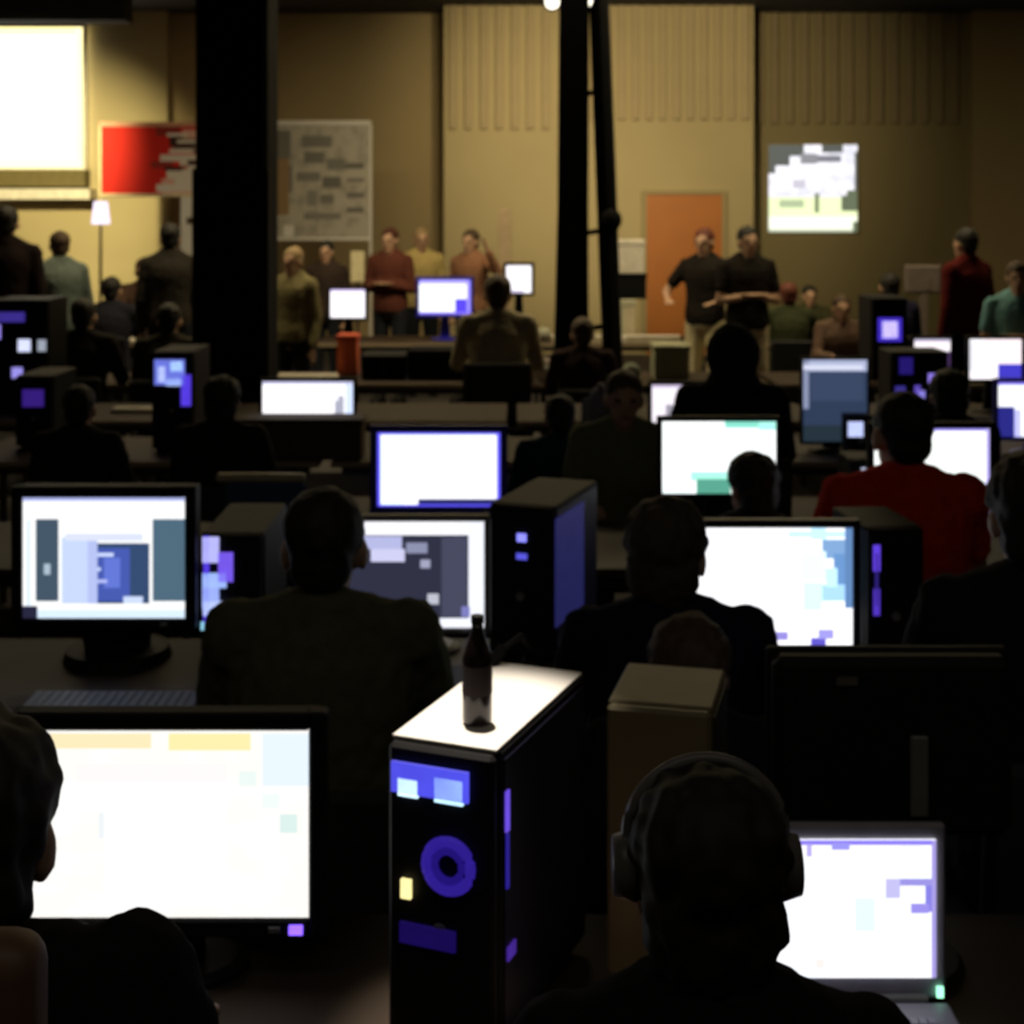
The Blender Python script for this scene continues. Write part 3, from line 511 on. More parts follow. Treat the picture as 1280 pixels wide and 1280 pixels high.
# --- fifth row
monitor('small pinkish white screen by the violet light dots', (1143, 424, 1188, 458), 8.9, screen_mat('scr_small', (1, 0.93, 0.96), [(0.6, 0.45, 1, 1, (0.06, 0.03, 0.1)), (0, 0, 1, 0.1, (0.5, 0.45, 0.6))], 1.2), 0.02)
monitor('white screen near the right edge in the fifth row', (1212, 424, 1277, 474), 8.8, screen_mat('scr_rose', (1, 0.95, 1.0), [(0.3, 0.0, 1, 0.62, (1, 0.86, 0.9)), (0.55, 0.62, 1, 1, (0.05, 0.04, 0.5)), (0, 0.05, 0.1, 0.8, (0.75, 0.75, 0.8))], 1.25), 0.02)
tower('tower dotted with violet lights in the fifth row', 1150, 440, 8.52, 0.34, 0.3, M_BLACK, 0, [
    (0.72, 0.38, 0.055, 0.055, (0.35, 0.25, 1.0), 1.1, 'bar'), (0.45, 0.55, 0.035, 0.05, (0.2, 0.12, 0.8), 0.7, 'bar'), (0.52, 0.62, 0.04, 0.045, (0.35, 0.3, 1.0), 0.9, 'bar'), (0.15, 0.56, 0.06, 0.05, (0.08, 0.06, 0.5), 0.6, 'bar'), (0.25, 0.2, 0.08, 0.10, (0.04, 0.02, 0.35), 0.5, 'bar')], bays=0)
tower('tower with a bright violet white window behind the light dots', 1112, 372, 10.4, 0.26, 0.4, M_BLACK, 0, [
    (0.5, 0.38, 0.17, 0.17, (0.10, 0.05, 1.0), 0.7, 'bar'), (0.5, 0.38, 0.11, 0.12, (0.7, 0.6, 1.0), 1.5, 'bar2'), (0.5, 0.8, 0.14, 0.12, (0.05, 0.02, 0.5), 0.5, 'bar')], bays=0)
tower('tower with scattered blue lights at the left edge of the fifth row', 22, 375, 8.8, 0.36, 0.4, M_BLACK, 0, [
    (0.12, 0.28, 0.07, 0.09, (0.4, 0.3, 1.0), 1.1, 'bar'), (0.62, 0.40, 0.075, 0.075, (0.7, 0.75, 1.0), 1.3, 'bar'), (0.92, 0.40, 0.05, 0.07, (0.45, 0.5, 0.6), 0.9, 'bar'), (0.50, 0.64, 0.065, 0.065, (0.4, 0.35, 1.0), 1.0, 'bar'), (0.35, 0.15, 0.2, 0.06, (0.08, 0.05, 0.5), 0.6, 'bar')], bays=0)
# --- sixth and last row
monitor('small white screen under the white banner', (413, 362, 456, 397), 13.6, screen_mat('scr_b1', (1, 0.95, 1.0), [(0, 0, 1, 0.08, (0.6, 0.5, 0.8))], 1.4), 0.03)
monitor('small bright screen with a violet corner behind the back tables', (524, 350, 588, 393), 13.6, screen_mat('scr_b2', (0.93, 0.95, 1.0), [(0.70, 0.55, 1, 1, (0.08, 0.05, 0.7)), (0, 0, 1, 0.12, (0.4, 0.35, 1)), (0.93, 0, 1, 1, (0.3, 0.25, 1)), (0, 0.93, 1, 1, (0.2, 0.15, 0.8))], 1.4), 0.03, mf=mat('blue_halo_bezel', (0.02, 0.02, 0.42), 0.4))  # blue halo of this screen also put into borders and bezel
monitor('small white screen left of the lighting tower', (633, 332, 664, 366), 13.8, screen_mat('scr_b3', (1, 0.96, 1.0), [(0, 0.9, 0.7, 1, (0.5, 0.45, 0.6))], 1.4), 0.03)
def crate(name, label, cat, x0, y0, x1, y1, D, dp, m, mlid, z0=None, rz=0.0):
    a, b = P(x0, y0, D), P(x1, y1, D); zb = b.z if z0 is None else z0
    t = thing(name, label, cat, ((a.x+b.x)/2, D+dp/2, zb), rz, 'boxes on the rear tables'); w_, h_ = b.x-a.x, a.z-zb
    bx('box_body', (0, 0, h_*0.44), (w_, dp, h_*0.88), m, t, 0.006)
    bx('box_lid', (0, 0, h_*0.92), (w_+0.012, dp+0.012, h_*0.16), mlid, t, 0.006)
    bx('tape', (0, -dp/2-0.002, h_*0.5), (w_*0.16, 0.004, h_*0.7), mlid, t)
crate('storage_box', 'black equipment box on the sixth row below the bright screen', 'box', 510, 438, 580, 478, 10.5, 0.35, M_MATTE, M_MATTE, TH)
crate('storage_box', 'second black equipment box left of the other on the sixth row', 'box', 452, 444, 506, 478, 10.5, 0.35, M_MATTE, M_BLACK, TH)
crate('storage_box', 'long dark brown box before the white page of the fourth row', 'box', 300, 524, 452, 570, 7.17, 0.2, mat('brown_card', (0.09, 0.06, 0.04), 0.8), mat('brown_card', (0.09, 0.06, 0.04), 0.8), TH)
crate('storage_box', 'small orange red box under the small white screen', 'box', 421, 419, 446, 444, 11.0-0.25, 0.2, mat('orange_box', (0.8, 0.16, 0.05), 0.6), mat('orange_lid', (0.7, 0.1, 0.04), 0.6), TH)
crate('storage_box', 'grey mauve box left of the grey jacket on the sixth row', 'box', 585, 455, 668, 478, 10.35, 0.3, mat('mauve_card', (0.36, 0.30, 0.28), 0.8), mat('mauve_card_lid', (0.42, 0.36, 0.34), 0.8), TH)
crate('storage_box', 'cream box on top of the stack right of the lighting tower', 'box', 770, 300, 806, 342, 13.5, 0.3, M_CREAM, M_CREAM)
crate('storage_box', 'black box in the middle of the stack by the orange door', 'box', 768, 342, 808, 374, 13.5, 0.3, M_MATTE, M_MATTE)
crate('storage_box', 'beige box at the bottom of the stack by the orange door', 'box', 762, 374, 794, 424, 13.5, 0.30, M_BEIGE, mat('beige_lid', (0.55, 0.55, 0.42), 0.6), TH)
crate('storage_box', 'greenish box on the last row left of the black hooded person', 'box', 818, 432, 862, 458, 10.5, 0.3, mat('green_card', (0.36, 0.37, 0.25), 0.8), mat('green_card', (0.36, 0.37, 0.25), 0.8), TH)
crate('storage_box', 'long pale box under the orange door on the last row', 'box', 690, 420, 850, 432, 13.32, 0.1, M_BEIGE, M_CREAM, TH)
for i, (x, y, D, c, l) in enumerate(((682, 448, 10.75, (0.40, 0.33, 0.32), 'grey rose pouch'), (700, 465, 10.4, (0.46, 0.38, 0.37), 'pale rose pouch'), (680, 482, 10.3, (0.42, 0.42, 0.40), 'small grey pouch'), (708, 476, 10.3, (0.32, 0.26, 0.27), 'dull mauve pouch'), (790, 462, 10.4, (0.30, 0.34, 0.27), 'sage green pouch'), (680, 425, 13.5, (0.42, 0.42, 0.34), 'pale olive pouch'))):
    p = P(x, y, D); r = 0.07
    t = thing('pouch', l + (' right of the lighting tower' if x > 715 else ' on the cluttered sixth row table'), 'pouch', (p.x, D+0.07, TH), random.uniform(-0.5, 0.5))
    MB().ell((0, 0, 0.065), (r, 0.05, 0.065)).build('pouch_body', cloth(c), t, True); bx('zip', (0, -0.005, 0.128), (r*1.2, 0.006, 0.006), M_STEEL, t)
for x, y, D, l in ((155, 375, 13.5, 'white keyboard on the last row left of the pillar'), (215, 371, 13.6, 'grey white keyboard beside the pillar on the last row'), (275, 425, 10.5, 'pale keyboard at the pillar foot'), (385, 424, 10.6, 'white keyboard right of the pillar on the sixth row')):
    keyboard(l, P(x, y, D).x, D, 0, M_CREAM)
for x, D, l in ((1003, 13.5, 'cream laptop lid on the last row near the projected picture'), (910, 13.5, 'small cream case on the last row beside the khaki trousers')):
    t = thing('equipment_case', l, 'case', (P(x, 0, D).x, D, TH)); bx('case_shell', (0, 0, 0.06), (0.3, 0.22, 0.12), M_CREAM, t, 0.02); bx('case_latch', (0.05, -0.113, 0.07), (0.04, 0.01, 0.03), M_STEEL, t); MB().torus((0, 0, 0.12), (0, 1, 0), 0.05, 0.008, 0, 180).build('case_handle', M_STEEL, t)

# ------------------------------------------------------------------ people
TS = bpy.data.scenes.new('workshop')
def remesh(mb, vox, it=4, disp=0.0):
    me = mb.mesh('tmp'); o = bpy.data.objects.new('tmp', me); TS.collection.objects.link(o)
    r = o.modifiers.new('r', 'REMESH'); r.mode = 'VOXEL'; r.voxel_size = vox
    s = o.modifiers.new('s', 'SMOOTH'); s.factor = 0.5; s.iterations = it
    with bpy.context.temp_override(scene=TS, view_layer=TS.view_layers[0]):
        dg = bpy.context.evaluated_depsgraph_get()
        out = bpy.data.meshes.new_from_object(o.evaluated_get(dg))
    bpy.data.objects.remove(o)
    if disp:
        new = [c for v in out.vertices for c in (v.co + v.normal*disp*mnoise.noise(v.co*38))]
        out.vertices.foreach_set('co', new); out.update()
    out.polygons.foreach_set('use_smooth', [True]*len(out.polygons))
    return out
def skeleton(pose, lean, arms, turn, nod, shrug=0.0):
    J = {}
    pz = 0.55 if pose == 'sit' else 0.95
    d = Vector((0, math.sin(lean), math.cos(lean))); p = Vector((0, 0, pz)); J['p'] = p; J['d'] = d
    nb = p+0.52*d; hd = Vector((0, math.sin(lean*0.4+nod*0.5), math.cos(lean*0.4+nod*0.5)))
    J['neck'] = nb; J['head'] = nb + 0.138*hd + Vector((0, 0.02, 0))
    J['H'] = Matrix.Translation(J['head']) @ Matrix.Rotation(turn, 4, 'Z') @ Matrix.Rotation(-nod, 4, 'X')
    tz = 0.79
    for s in (-1, 1):
        sh = p + (0.455+shrug)*d + Vector((s*0.178, 0, 0))
        a = arms if isinstance(arms, str) else arms[0 if s < 0 else 1]
        if a == 'type': e = sh + Vector((s*0.06, 0.10, -0.245)); wr = Vector((s*0.15, e.y+0.23, tz+0.01)); hv = Vector((-s*0.15, 1, -0.12))
        elif a == 'down': e = sh + Vector((s*0.05, -0.02, -0.29)); wr = e + Vector((s*0.0, 0.06, -0.25)); hv = Vector((0, 0.15, -1))
        elif a == 'fold': e = sh + Vector((s*0.06, 0.02, -0.27)); wr = e + Vector((-s*0.22, 0.17, 0.05)); hv = Vector((-s*1, 0.25, 0.1))
        elif a == 'up': e = sh + Vector((s*0.20, 0.12, -0.08)); wr = e + Vector((-s*0.02, 0.14, 0.20)); hv = Vector((-s*0.2, 0.3, 0.9))
        else: e = sh + Vector((s*0.16, 0.06, -0.23)); wr = e + Vector((-s*0.10, 0.19, -0.05)); hv = Vector((-s*0.5, 0.8, -0.2))   # 'hip'
        J['sh', s], J['el', s], J['wr', s], J['hv', s] = sh, e, wr, hv.normalized()
        if pose == 'sit': J['hip', s], J['kn', s], J['an', s] = Vector((s*0.09, 0.02, 0.535)), Vector((s*0.13, 0.44, 0.52)), Vector((s*0.13, 0.45, 0.09))
        else: J['hip', s], J['kn', s], J['an', s] = Vector((s*0.09, 0, 0.90)), Vector((s*0.10, 0.02, 0.50)), Vector((s*0.11, 0, 0.09))
    return J
TORSO = ((-0.11, .115, .085), (-0.05, .155, .115), (0.04, .163, .12), (0.14, .15, .108), (0.25, .152, .11), (0.36, .172, .118), (0.43, .172, .108), (0.485, .13, .085), (0.53, .07, .062))
def torso(mb, J, t0, t1, inf):
    p, d = J['p'], J['d']; f = Vector((1, 0, 0)).cross(d)*-1; n = 18
    mb.loft([[p + d*t + Vector((1, 0, 0))*(rx+inf)*math.cos(2*math.pi*i/n) + f*(ry+inf)*math.sin(2*math.pi*i/n) for i in range(n)] for t, rx, ry in TORSO if t0 <= t <= t1])
def bodymesh(key, q):
    J = skeleton(*key); mb = MB(); Hm = J['H']
    torso(mb, J, -1, 1, 0); mb.cap(J['neck']-0.06*J['d'], J['head']-Vector((0, 0.015, 0.03)), 0.056, 0.05)
    mb.ell((0, -0.005, 0.02), (.076, .095, .1), Hm); mb.ell((0, .02, -.055), (.056, .068, .07), Hm); mb.ell((0, .099, -.018), (.014, .02, .028), Hm)
    mb.ell((0, .078, .022), (.056, .02, .014), Hm); mb.ell((0, .082, -.066), (.026, .013, .012), Hm); mb.ell((0, .07, -.108), (.024, .02, .018), Hm)
    for s in (-1, 1):
        mb.ell((s*.08, -.005, -.012), (.012, .024, .036), Hm)
        sh, e, wr, hv = J['sh', s], J['el', s], J['wr', s], J['hv', s]
        mb.cap(J['neck']-0.01*J['d']+Vector((s*0.022, -0.012, 0)), sh-0.012*J['d'], .05, .052)
        mb.cap(sh, e, .052, .04); mb.cap(e, wr, .041, .027)
        x = Vector((0, 0, 1)).cross(hv); x = x.normalized() if x.length > 0.2 else Vector((1, 0, 0)); x = x if x.x*s < 0 else -x     # towards the thumb
        up = hv.cross(x)
        if up.z < 0: up = -up
        pc = wr + hv*0.05
        for k in (-1, 0, 1): mb.cap(wr+hv*0.01+x*k*0.012, pc+hv*0.035+x*k*0.024, .017, .014, 8)
        for k, (off, ln) in enumerate(((0.030, .072), (0.010, .080), (-0.011, .074), (-0.031, .058))):
            b0 = pc+hv*0.035+x*off*1.05; b1 = b0+hv*ln*0.55+up*0.006+x*off*0.1; b2 = b1+hv*ln*0.4-up*0.022
            mb.cap(b0, b1, .0098, .009, 8); mb.cap(b1, b2, .009, .0078, 8)
        t0 = wr+hv*0.025+x*0.022; t1 = t0+hv*0.035+x*0.030-up*0.006; mb.cap(t0, t1, .013, .0105, 8); mb.cap(t1, t1+hv*0.03+x*0.004-up*0.004, .0105, .009, 8)
        mb.cap(J['hip', s], J['kn', s], .085, .056); mb.cap(J['kn', s], J['an', s], .054, .036)
        mb.cap(J['an', s]+Vector((0, -0.02, -0.04)), J['an', s]+Vector((s*0.01, 0.15, -0.06)), .036, .028)
    return remesh(mb, q)
def shirtmesh(key, q, sleeve):
    J = skeleton(*key); mb = MB(); torso(mb, J, -0.06, 0.56, 0.019)
    for s in (-1, 1):
        sh, e, wr = J['sh', s], J['el', s], J['wr', s]
        mb.cap(J['neck']+0.012*J['d']+Vector((s*0.022, -0.016, 0)), sh-0.016*J['d'], .068, .07)
        if sleeve == 'long': mb.cap(sh, e, .069, .056); mb.cap(e, wr-(wr-e)*0.08, .056, .042)
        else: mb.cap(sh, sh.lerp(e, 0.62), .070, .062)
    return remesh(mb, q, 5, 0.006)
def legmesh(key, q, short):
    J = skeleton(*key); mb = MB(); p, d = J['p'], J['d']; n = 18
    mb.loft([[p + Vector((rx*math.cos(2*math.pi*i/n), ry*math.sin(2*math.pi*i/n), z)) for i in range(n)] for z, rx, ry in ((-0.10, .13, .10), (-0.04, .17, .13), (0.04, .172, .13))])
    for s in (-1, 1):
        mb.cap(J['hip', s], J['kn', s], .102, .074)
        mb.cap(J['kn', s], J['kn', s].lerp(J['an', s], 0.2 if short else 0.95), .072, .064 if short else .056)
    return remesh(mb, q, 5, 0.006)
def shoemesh(key, s):
    J = skeleton(*key); a = J['an', s]; mb = MB()
    mb.loft([[Vector((a.x+hw*sx*1.0, a.y+y, z0 if sz < 0 else z1)) for sx, sz in ((-1, -1), (1, -1), (0.8, 1), (-0.8, 1))] for y, hw, z0, z1 in ((-0.075, .03, .004, .09), (-0.05, .042, .0, .115), (0.03, .042, .0, .11), (0.10, .048, .0, .07), (0.16, .044, .0, .055), (0.195, .024, .004, .035))])
    return mb.mesh('shoe', True)
def hairmesh(key, q, style):
    J = skeleton(*key); Hm = J['H']; mb = MB(); dp = 0.006
    if style == 'short': mb.ell((0, -.018, .042), (.086, .1, .09), Hm); mb.ell((0, -.055, -.02), (.068, .05, .065), Hm)
    elif style == 'full': mb.ell((0, -.018, .045), (.096, .108, .095), Hm); mb.ell((0, -.055, -.03), (.086, .06, .085), Hm); dp = 0.010
    elif style == 'long': mb.ell((0, -.018, .042), (.09, .102, .092), Hm); mb.ell((0, -.065, -.09), (.09, .055, .16), Hm); dp = 0.010
    elif style == 'hood': mb.ell((0, -.045, .015), (.115, .115, .135), Hm); mb.ell((0, -.06, -.11), (.12, .09, .08), Hm)
    elif style == 'cap': mb.ell((0, -.004, .06), (.088, .104, .075), Hm); mb.ell((0, .12, .06), (.075, .075, .008), Hm); dp = 0
    return remesh(mb, q, 3, dp)
def person(label, x, ytop, D, pose='sit', yaw=0.0, lean=0.12, arms='type', turn=0.0, nod=0.0, shirt=(0.02, 0.02, 0.022), sleeve='long', trousers=(0.02, 0.022, 0.03),
           hair='short', hm=None, skin=None, near=False, short=False, shrug=None, chair=True, kmax=1.2, k=None, chair_label=None, group=None):
    hm = hm or M_HBLACK; skin = skin or M_SKIN; key = (pose, lean, arms, turn, nod, (0.03 if pose == 'sit' else 0.0) if shrug is None else shrug); q = 0.010 if near else 0.017
    J = skeleton(*key); hp = J['head']; top = hp.z + (0.142 if hair == 'hood' else 0.13)
    zt = P(0, ytop, D).z; k = k or min(kmax, max(0.8, zt/top))
    R = Matrix.Rotation(yaw, 3, 'Z'); off = R @ Vector((hp.x, hp.y, 0))*k
    hx = P(x, 0, D).x
    body = link('person', cached(('body', key, q), lambda: bodymesh(key, q)), skin)
    body.location = (hx-off.x, D-off.y, 0); body.rotation_euler = (0, 0, yaw); body.scale = (k, k, k); tag(body, label, 'person', group or 'people in the hall')
    cm = cloth(shirt)
    link('shirt', cached(('shirt', key, q, sleeve), lambda: shirtmesh(key, q, sleeve)), cm, body)
    link('shorts' if short else 'trousers', cached(('leg', key, q, short), lambda: legmesh(key, q, short)), cloth(trousers), body)
    for s in (-1, 1): link('shoe', cached(('shoe', pose, s), lambda: shoemesh(key, s)), M_BLACK, body)
    nm = {'hood': 'hood', 'cap': 'cap'}.get(hair, 'hair')
    link(nm, cached(('hair', key, q, hair), lambda: hairmesh(key, min(q, 0.012), hair)), cm if hair == 'hood' else hm, body)
    if abs(yaw) > 0.9:
        Hm = J['H']
        for s in (-1, 1): link('eye', cached(('eye', key, s), lambda: MB().ell((s*.032, .086, .005), (.013, .008, .008), Hm).mesh('eye', True)), M_EYE, body)
        link('mouth', cached(('mouth', key), lambda: MB().ell((0, .094, -.066), (.022, .006, .006), Hm).mesh('mouth', True)), M_LIP, body)
    if pose == 'sit' and chair:
        ct = thing('stacking_chair', chair_label or ('chair of the ' + label.split(',')[0]), 'chair', body.location, yaw, 'stacking chairs at the tables', k)
        bx('seat', (0, 0.02, 0.425), (0.43, 0.42, 0.045), M_CHAIR, ct, 0.012)
        bx('backrest', (0, -0.20, 0.68), (0.40, 0.035, 0.30), M_CHAIR, ct, 0.012, (0.10, 0, 0))
        for sx in (-1, 1):
            bx('leg', (sx*0.2, 0.2, 0.21), (0.024, 0.024, 0.41), M_STEEL, ct); bx('leg', (sx*0.2, -0.18, 0.21), (0.024, 0.024, 0.41), M_STEEL, ct)
            bx('back_post', (sx*0.19, -0.20, 0.60), (0.02, 0.02, 0.40), M_STEEL, ct, 0, (0.10, 0, 0))
    return body
PI = math.pi
OLIVE = (0.10, 0.105, 0.06); BLK = (0.014, 0.014, 0.016)
# near people
person('person in an olive green shirt seen from behind, second row', 406, 606, 3.12, lean=0.16, shirt=OLIVE, sleeve='short', near=True, shrug=0.04)
person('person in a dark navy jacket before the icy widescreen', 834, 622, 3.28, lean=0.14, shirt=(0.012, 0.014, 0.035), hair='full', hm=mat('hair_dark_brown', (0.05, 0.036, 0.026), 0.8, scale=60, var=0.4), near=True, turn=-0.3)
person('person with brown hair facing the camera over the olive topped tower', 862, 776, 2.86, yaw=PI, lean=0.02, arms='type', shirt=BLK, hair='full', hm=M_HBROWN, near=True, nod=0.35)
person('person wearing headphones before the open laptop', 884, 958, 1.72, lean=0.16, shirt=BLK, hair='full', near=True, shrug=0.01)
person('person in black at the left edge before the cream screen', -40, 888, 1.60, lean=0.18, arms='type', shirt=BLK, hair='full', near=True, shrug=0.07)
person('person in a red shirt before the white square monitor', 1126, 488, 4.5, lean=0.14, shirt=(0.62, 0.04, 0.02), sleeve='short', near=True, turn=0.2)
person('person in black at the right edge of the second row', 1292, 560, 3.15, lean=0.14, shirt=BLK, hair='full', near=True, kmax=1.1)
person('person leaning low before the mint green screen', 938, 566, 4.92, arms='fold', lean=0.45, shirt=(0.02, 0.02, 0.02), hair='full', turn=0.5)
person('person in a grey green shirt facing the camera, third row', 780, 462, 6.15, yaw=PI, lean=0.05, shirt=(0.16, 0.18, 0.10), sleeve='short', hm=M_HBROWN)
person('person in a black hooded top before the pinkish screen', 914, 404, 6.6, lean=0.10, shirt=(0.018, 0.019, 0.022), hair='hood', kmax=1.25)
# headphones
def headset(label, x, ytop, D, m, R=0.098):
    c = P(x, ytop, D); t = thing('headphones', label, 'headphones', (c.x, D+0.012, c.z-0.118))
    MB().torus((0, 0, 0.022), (0, 1, 0), R, 0.0085, -8, 188, 26).build('headband', m, t, True)
    MB().torus((0, 0, 0.014), (0, 1, 0), R-0.006, 0.011, 40, 140, 16).build('band_pad', M_MATTE, t, True)
    for s in (-1, 1):
        e = MB().cyl((s*(R-0.012), 0, -0.012), (s*(R+0.018), 0, -0.012), 0.043, 0.034, 20).build('ear_cup', m, t, True)
        MB().torus((s*(R-0.014), 0, -0.012), (1, 0, 0), 0.034, 0.011).build('ear_pad', M_MATTE, t, True)
headset('grey headphones worn by the person before the open laptop', 884, 951, 1.72, mat('headphone_grey', (0.16, 0.155, 0.17), 0.35), 0.094)
# brown padded chair corner at the lower left
t = thing('padded_chair', 'brown padded chair at the lower left corner', 'chair', (P(-55, 0, 1.30).x-0.12, 1.18, 0))
BR = mat('brown_leather', (0.16, 0.085, 0.055), 0.55, bump=0.1)
zt = P(0, 1166, 1.30).z
MB().box((0, 0.12, zt-0.32), (0.40, 0.07, 0.64), bev=0.03, seg=4).build('backrest', BR, t, True); bx('seat', (0, -0.12, 0.44), (0.46, 0.46, 0.09), BR, t, 0.03)
for sx in (-1, 1):
    for yy in (-0.3, 0.1): bx('leg', (sx*0.19, yy, 0.2), (0.03, 0.03, 0.4), M_STEEL, t)
# empty blue chair and jacket in the third row
t = thing('upholstered_chair', 'empty blue upholstered chair with a pale top rail', 'chair', (P(326, 0, 6.0).x, 6.0, 0))
BU = mat('blue_upholstery', (0.05, 0.09, 0.20), 0.9, bump=0.2); zt = P(0, 597, 6.0).z
bx('backrest', (0.02, 0, zt-0.20), (0.34, 0.04, 0.36), BU, t, 0.015); bx('top_rail', (0, 0, zt), (0.37, 0.045, 0.035), mat('pale_wood', (0.55, 0.50, 0.36), 0.5), t, 0.01); bx('seat', (0, 0.24, 0.44), (0.42, 0.42, 0.06), BU, t, 0.015)
for sx in (-1, 1):
    bx('leg', (sx*0.17, 0.0, 0.3), (0.025, 0.025, 0.6), M_STEEL, t); bx('leg', (sx*0.17, 0.42, 0.2), (0.025, 0.025, 0.41), M_STEEL, t)
a = P(752, 487, 6.3)
t = thing('hanging_jacket', 'pale grey blue jacket on a stand beside the grey green shirt', 'jacket', (a.x, 6.35, 0))
GB = cloth((0.22, 0.23, 0.30))
MB().loft([[Vector((hw*math.cos(i*PI/8)*(1+0.08*math.sin(3*i+z*9)), 0.05*math.sin(i*PI/8), z)) for i in range(16)] for hw, z in ((0.075, 0.66), (0.078, 0.85), (0.07, 1.05), (0.066, a.z-0.06), (0.03, a.z))]).build('jacket_body', GB, t, True)
MB().cyl((0, 0, 0), (0, 0, a.z+0.02), 0.012).build('stand_pole', M_STEEL, t); MB().cyl((0, 0, 0), (0, 0, 0.02), 0.15, 0.14, 16).build('stand_foot', M_STEEL, t)
for s in (-1, 1): MB().cap((s*0.06, -0.01, a.z-0.07), (s*0.078, -0.03, a.z-0.46), 0.028, 0.024).build('sleeve', GB, t, True)

# crowd at the back: standing
st = dict(pose='stand', lean=0.0)
person('person in a dark red jacket standing on the right', 1206, 284, 11.7, shirt=(0.10, 0.012, 0.012), arms='down', yaw=0.5, trousers=(0.012, 0.01, 0.012), **st)
person('person in a black shirt with reddish hair before the orange door', 880, 284, 13.0-0.1, shirt=(0.02, 0.017, 0.015), arms='hip', yaw=2.6, trousers=(0.80, 0.70, 0.45), hm=mat('hair_auburn', (0.14, 0.035, 0.02), 0.7), sleeve='short', **st)
person('person in a black shirt with folded arms beside the orange door', 935, 282, 12.25, shirt=(0.02, 0.017, 0.015), arms='fold', yaw=3.3, trousers=(0.72, 0.60, 0.40), sleeve='short', **st)
person('person in dark clothes standing at the far left edge', 8, 256, 11.5, shirt=(0.02, 0.013, 0.013), arms='down', yaw=0.2, **st)
person('person in a grey teal shirt standing under the bright screen', 74, 288, 12.4, shirt=(0.16, 0.20, 0.19), arms='fold', yaw=0.6, hm=M_HBROWN, **st)
person('person in dark clothes standing before the cream board', 213, 278, 12.4, shirt=(0.04, 0.035, 0.03), arms='down', yaw=0.2, **st)
person('person in a khaki shirt standing right of the pillar', 366, 308, 12.1, shirt=(0.24, 0.21, 0.11), arms='down', yaw=2.7, kmax=1.0, hm=M_HTAN, **st)
person('person with dark red hair and lit face standing right of the white banner', 487, 284, 14.6, shirt=(0.12, 0.04, 0.03), arms='fold', yaw=2.8, hm=mat('hair_dark_red', (0.08, 0.02, 0.012), 0.7), **st)
person('person in a mustard shirt standing behind the bright screen', 527, 284, 15.3, shirt=(0.48, 0.38, 0.16), arms='down', yaw=3.3, hm=M_HTAN, **st)
person('person in a brown top raising an arm beside the tower', 588, 286, 14.7, shirt=(0.30, 0.15, 0.09), arms=('up', 'down'), yaw=2.6, hm=M_HBROWN, **st)
person('person in a teal shirt standing at the right edge', 1272, 326, 10.0, shirt=(0.22, 0.46, 0.50), arms='fold', yaw=2.9, hm=M_HBROWN, sleeve='short', kmax=1.0, **st)
person('person in black standing behind the cream sheet under the white banner', 408, 300, 14.9, shirt=(0.05, 0.035, 0.03), arms='down', yaw=2.9, **st)
# crowd: seated
sd = dict(pose='sit', kmax=1.12)
person('broad person in a grey brown jacket seated on the sixth row', 622, 366, 9.95, shirt=(0.46, 0.40, 0.27), lean=0.1, k=1.15, hm=M_HBROWN)
person('person seated left of the pillar with brown hair', 180, 322, 14.6, yaw=PI, shirt=(0.10, 0.06, 0.045), hm=M_HBROWN, lean=0.1, **sd)
person('person in dark blue seated left of the pillar', 140, 345, 12.9, shirt=(0.02, 0.02, 0.03), lean=0.12, **sd)
person('person in brown seated at the left end of the last row', 30, 334, 14.6, yaw=PI, shirt=(0.16, 0.08, 0.05), hm=M_HBROWN, lean=0.1, **sd)
person('person in black seated low in front of the pillar on the left', 105, 372, 9.95, shirt=(0.025, 0.022, 0.02), lean=0.12, **sd)
person('person in dark olive seated just left of the pillar', 212, 378, 10.0, shirt=(0.06, 0.055, 0.04), lean=0.14, **sd)
person('person in green seated right of the khaki trousers', 985, 352, 12.9, shirt=(0.05, 0.06, 0.03), lean=0.12, hm=mat('hair_auburn', (0.14, 0.035, 0.02), 0.7), **sd)
person('person with lit face seated below the projected picture', 1052, 368, 12.2, yaw=PI, shirt=(0.20, 0.13, 0.10), lean=0.1, hm=M_HBROWN, **sd)
person('person in dark green seated below the left of the projection', 1012, 356, 14.7, yaw=PI, shirt=(0.06, 0.06, 0.03), lean=0.1, **sd)
person('person in dark blue seated beside the violet white window', 1112, 340, 12.7, shirt=(0.02, 0.02, 0.05), lean=0.12, **sd)
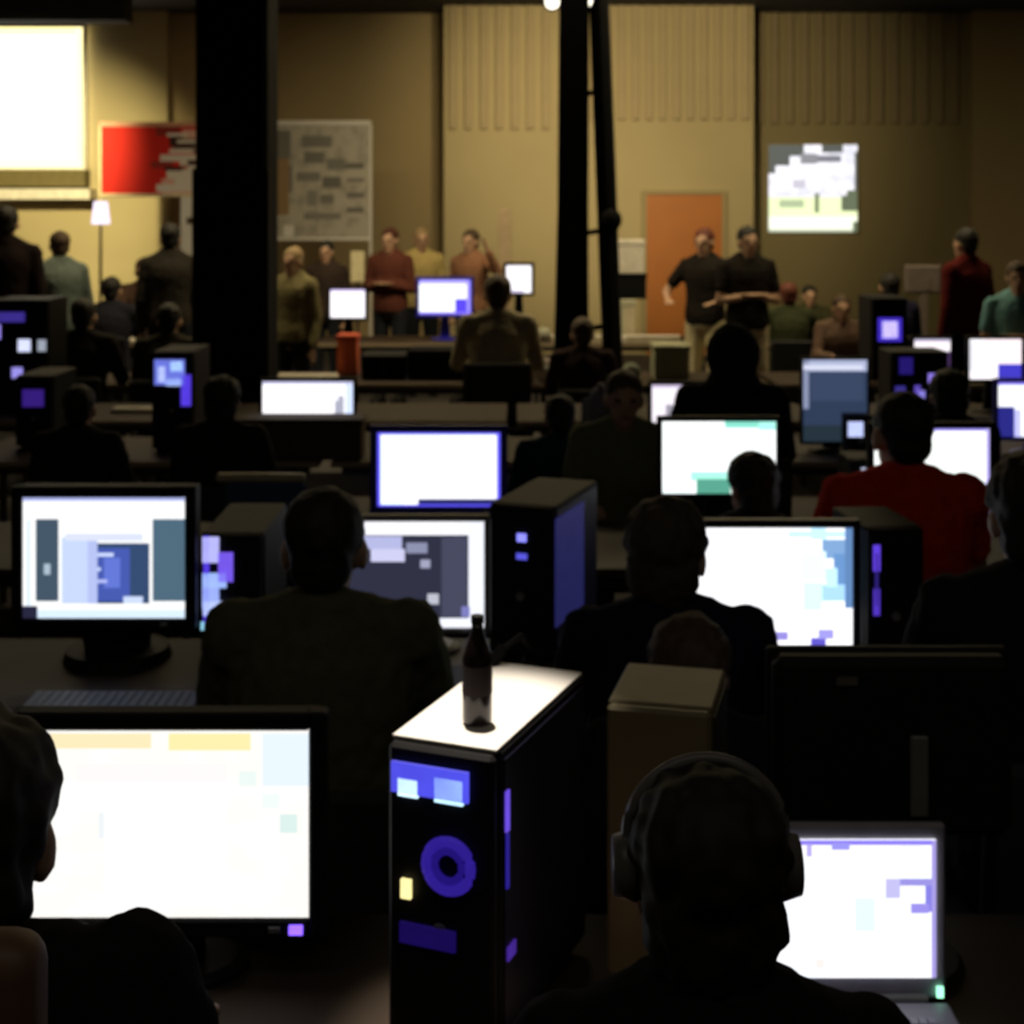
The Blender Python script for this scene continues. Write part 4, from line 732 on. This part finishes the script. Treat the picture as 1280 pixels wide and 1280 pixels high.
person('person in dark brown seated below the lighting tower', 728, 396, 10.9-0.95, shirt=(0.05, 0.03, 0.03), lean=0.2, hm=M_HBROWN, **sd)
person('person in black seated between the blue window tower and white page', 278, 470, 6.65, shirt=(0.03, 0.022, 0.018), lean=0.16, hair='full', **sd)
person('person in black seated at the far left of the fourth row', 100, 480, 6.7, shirt=(0.02, 0.02, 0.02), lean=0.25, **sd)
person('person in black seated between the slate monitor and blue border', 1185, 462, 6.6, shirt=(0.02, 0.02, 0.022), lean=0.16, hair='full', **sd)
person('person in dark blue seated left of the grey blue jacket', 700, 492, 4.55+2.05, shirt=(0.015, 0.03, 0.05), lean=0.1, **sd)

# paper sheets and the grey machine behind
t = thing('flip_sheet', 'cream paper sheet pinned under the white banner', 'paper', (P(447, 0, 14.2).x, 14.2, 0))
zt = P(0, 314, 14.2).z; zb = P(0, 352, 14.2).z
bx('sheet', (0, 0, (zt+zb)/2), (0.13, 0.01, zt-zb), mat('cream_sheet', (0.75, 0.68, 0.45), 0.7), t); MB().cyl((0, 0.015, 0), (0, 0.015, zt), 0.012).build('easel_pole', M_STEEL, t); MB().cyl((0, 0, 0), (0, 0, 0.02), 0.16, 0.15, 16).build('easel_foot', M_STEEL, t)
t = thing('easel_post', 'pale tan upright post left of the lighting tower', 'post', (P(631, 0, 15.2).x, 15.2, 0))
zt = P(0, 262, 15.2).z
bx('post_shaft', (0, 0, zt/2), (0.13, 0.05, zt), mat('pale_tan', (0.55, 0.42, 0.28), 0.7), t, 0.008); bx('post_foot', (0, 0, 0.02), (0.35, 0.35, 0.04), M_STEEL, t)
monitor_back('dark grey monitor back behind the violet window, right', (1132, 332, 1176, 366), 13.6, mat('dim_grey', (0.16, 0.13, 0.12), 0.6), False)
for x0, y0, x1, y1, l in ((353, 282, 366, 296, 'small white note at the lower left of the white banner'), ):
    a = P(x0, y0, 17.9); b = P(x1, y1, 17.9)
    o = bx('paper_note', ((a.x+b.x)/2, 17.985, (a.z+b.z)/2), (b.x-a.x, 0.008, a.z-b.z), M_WHITE); tag(o, l, 'paper')

bpy.data.scenes.remove(TS)
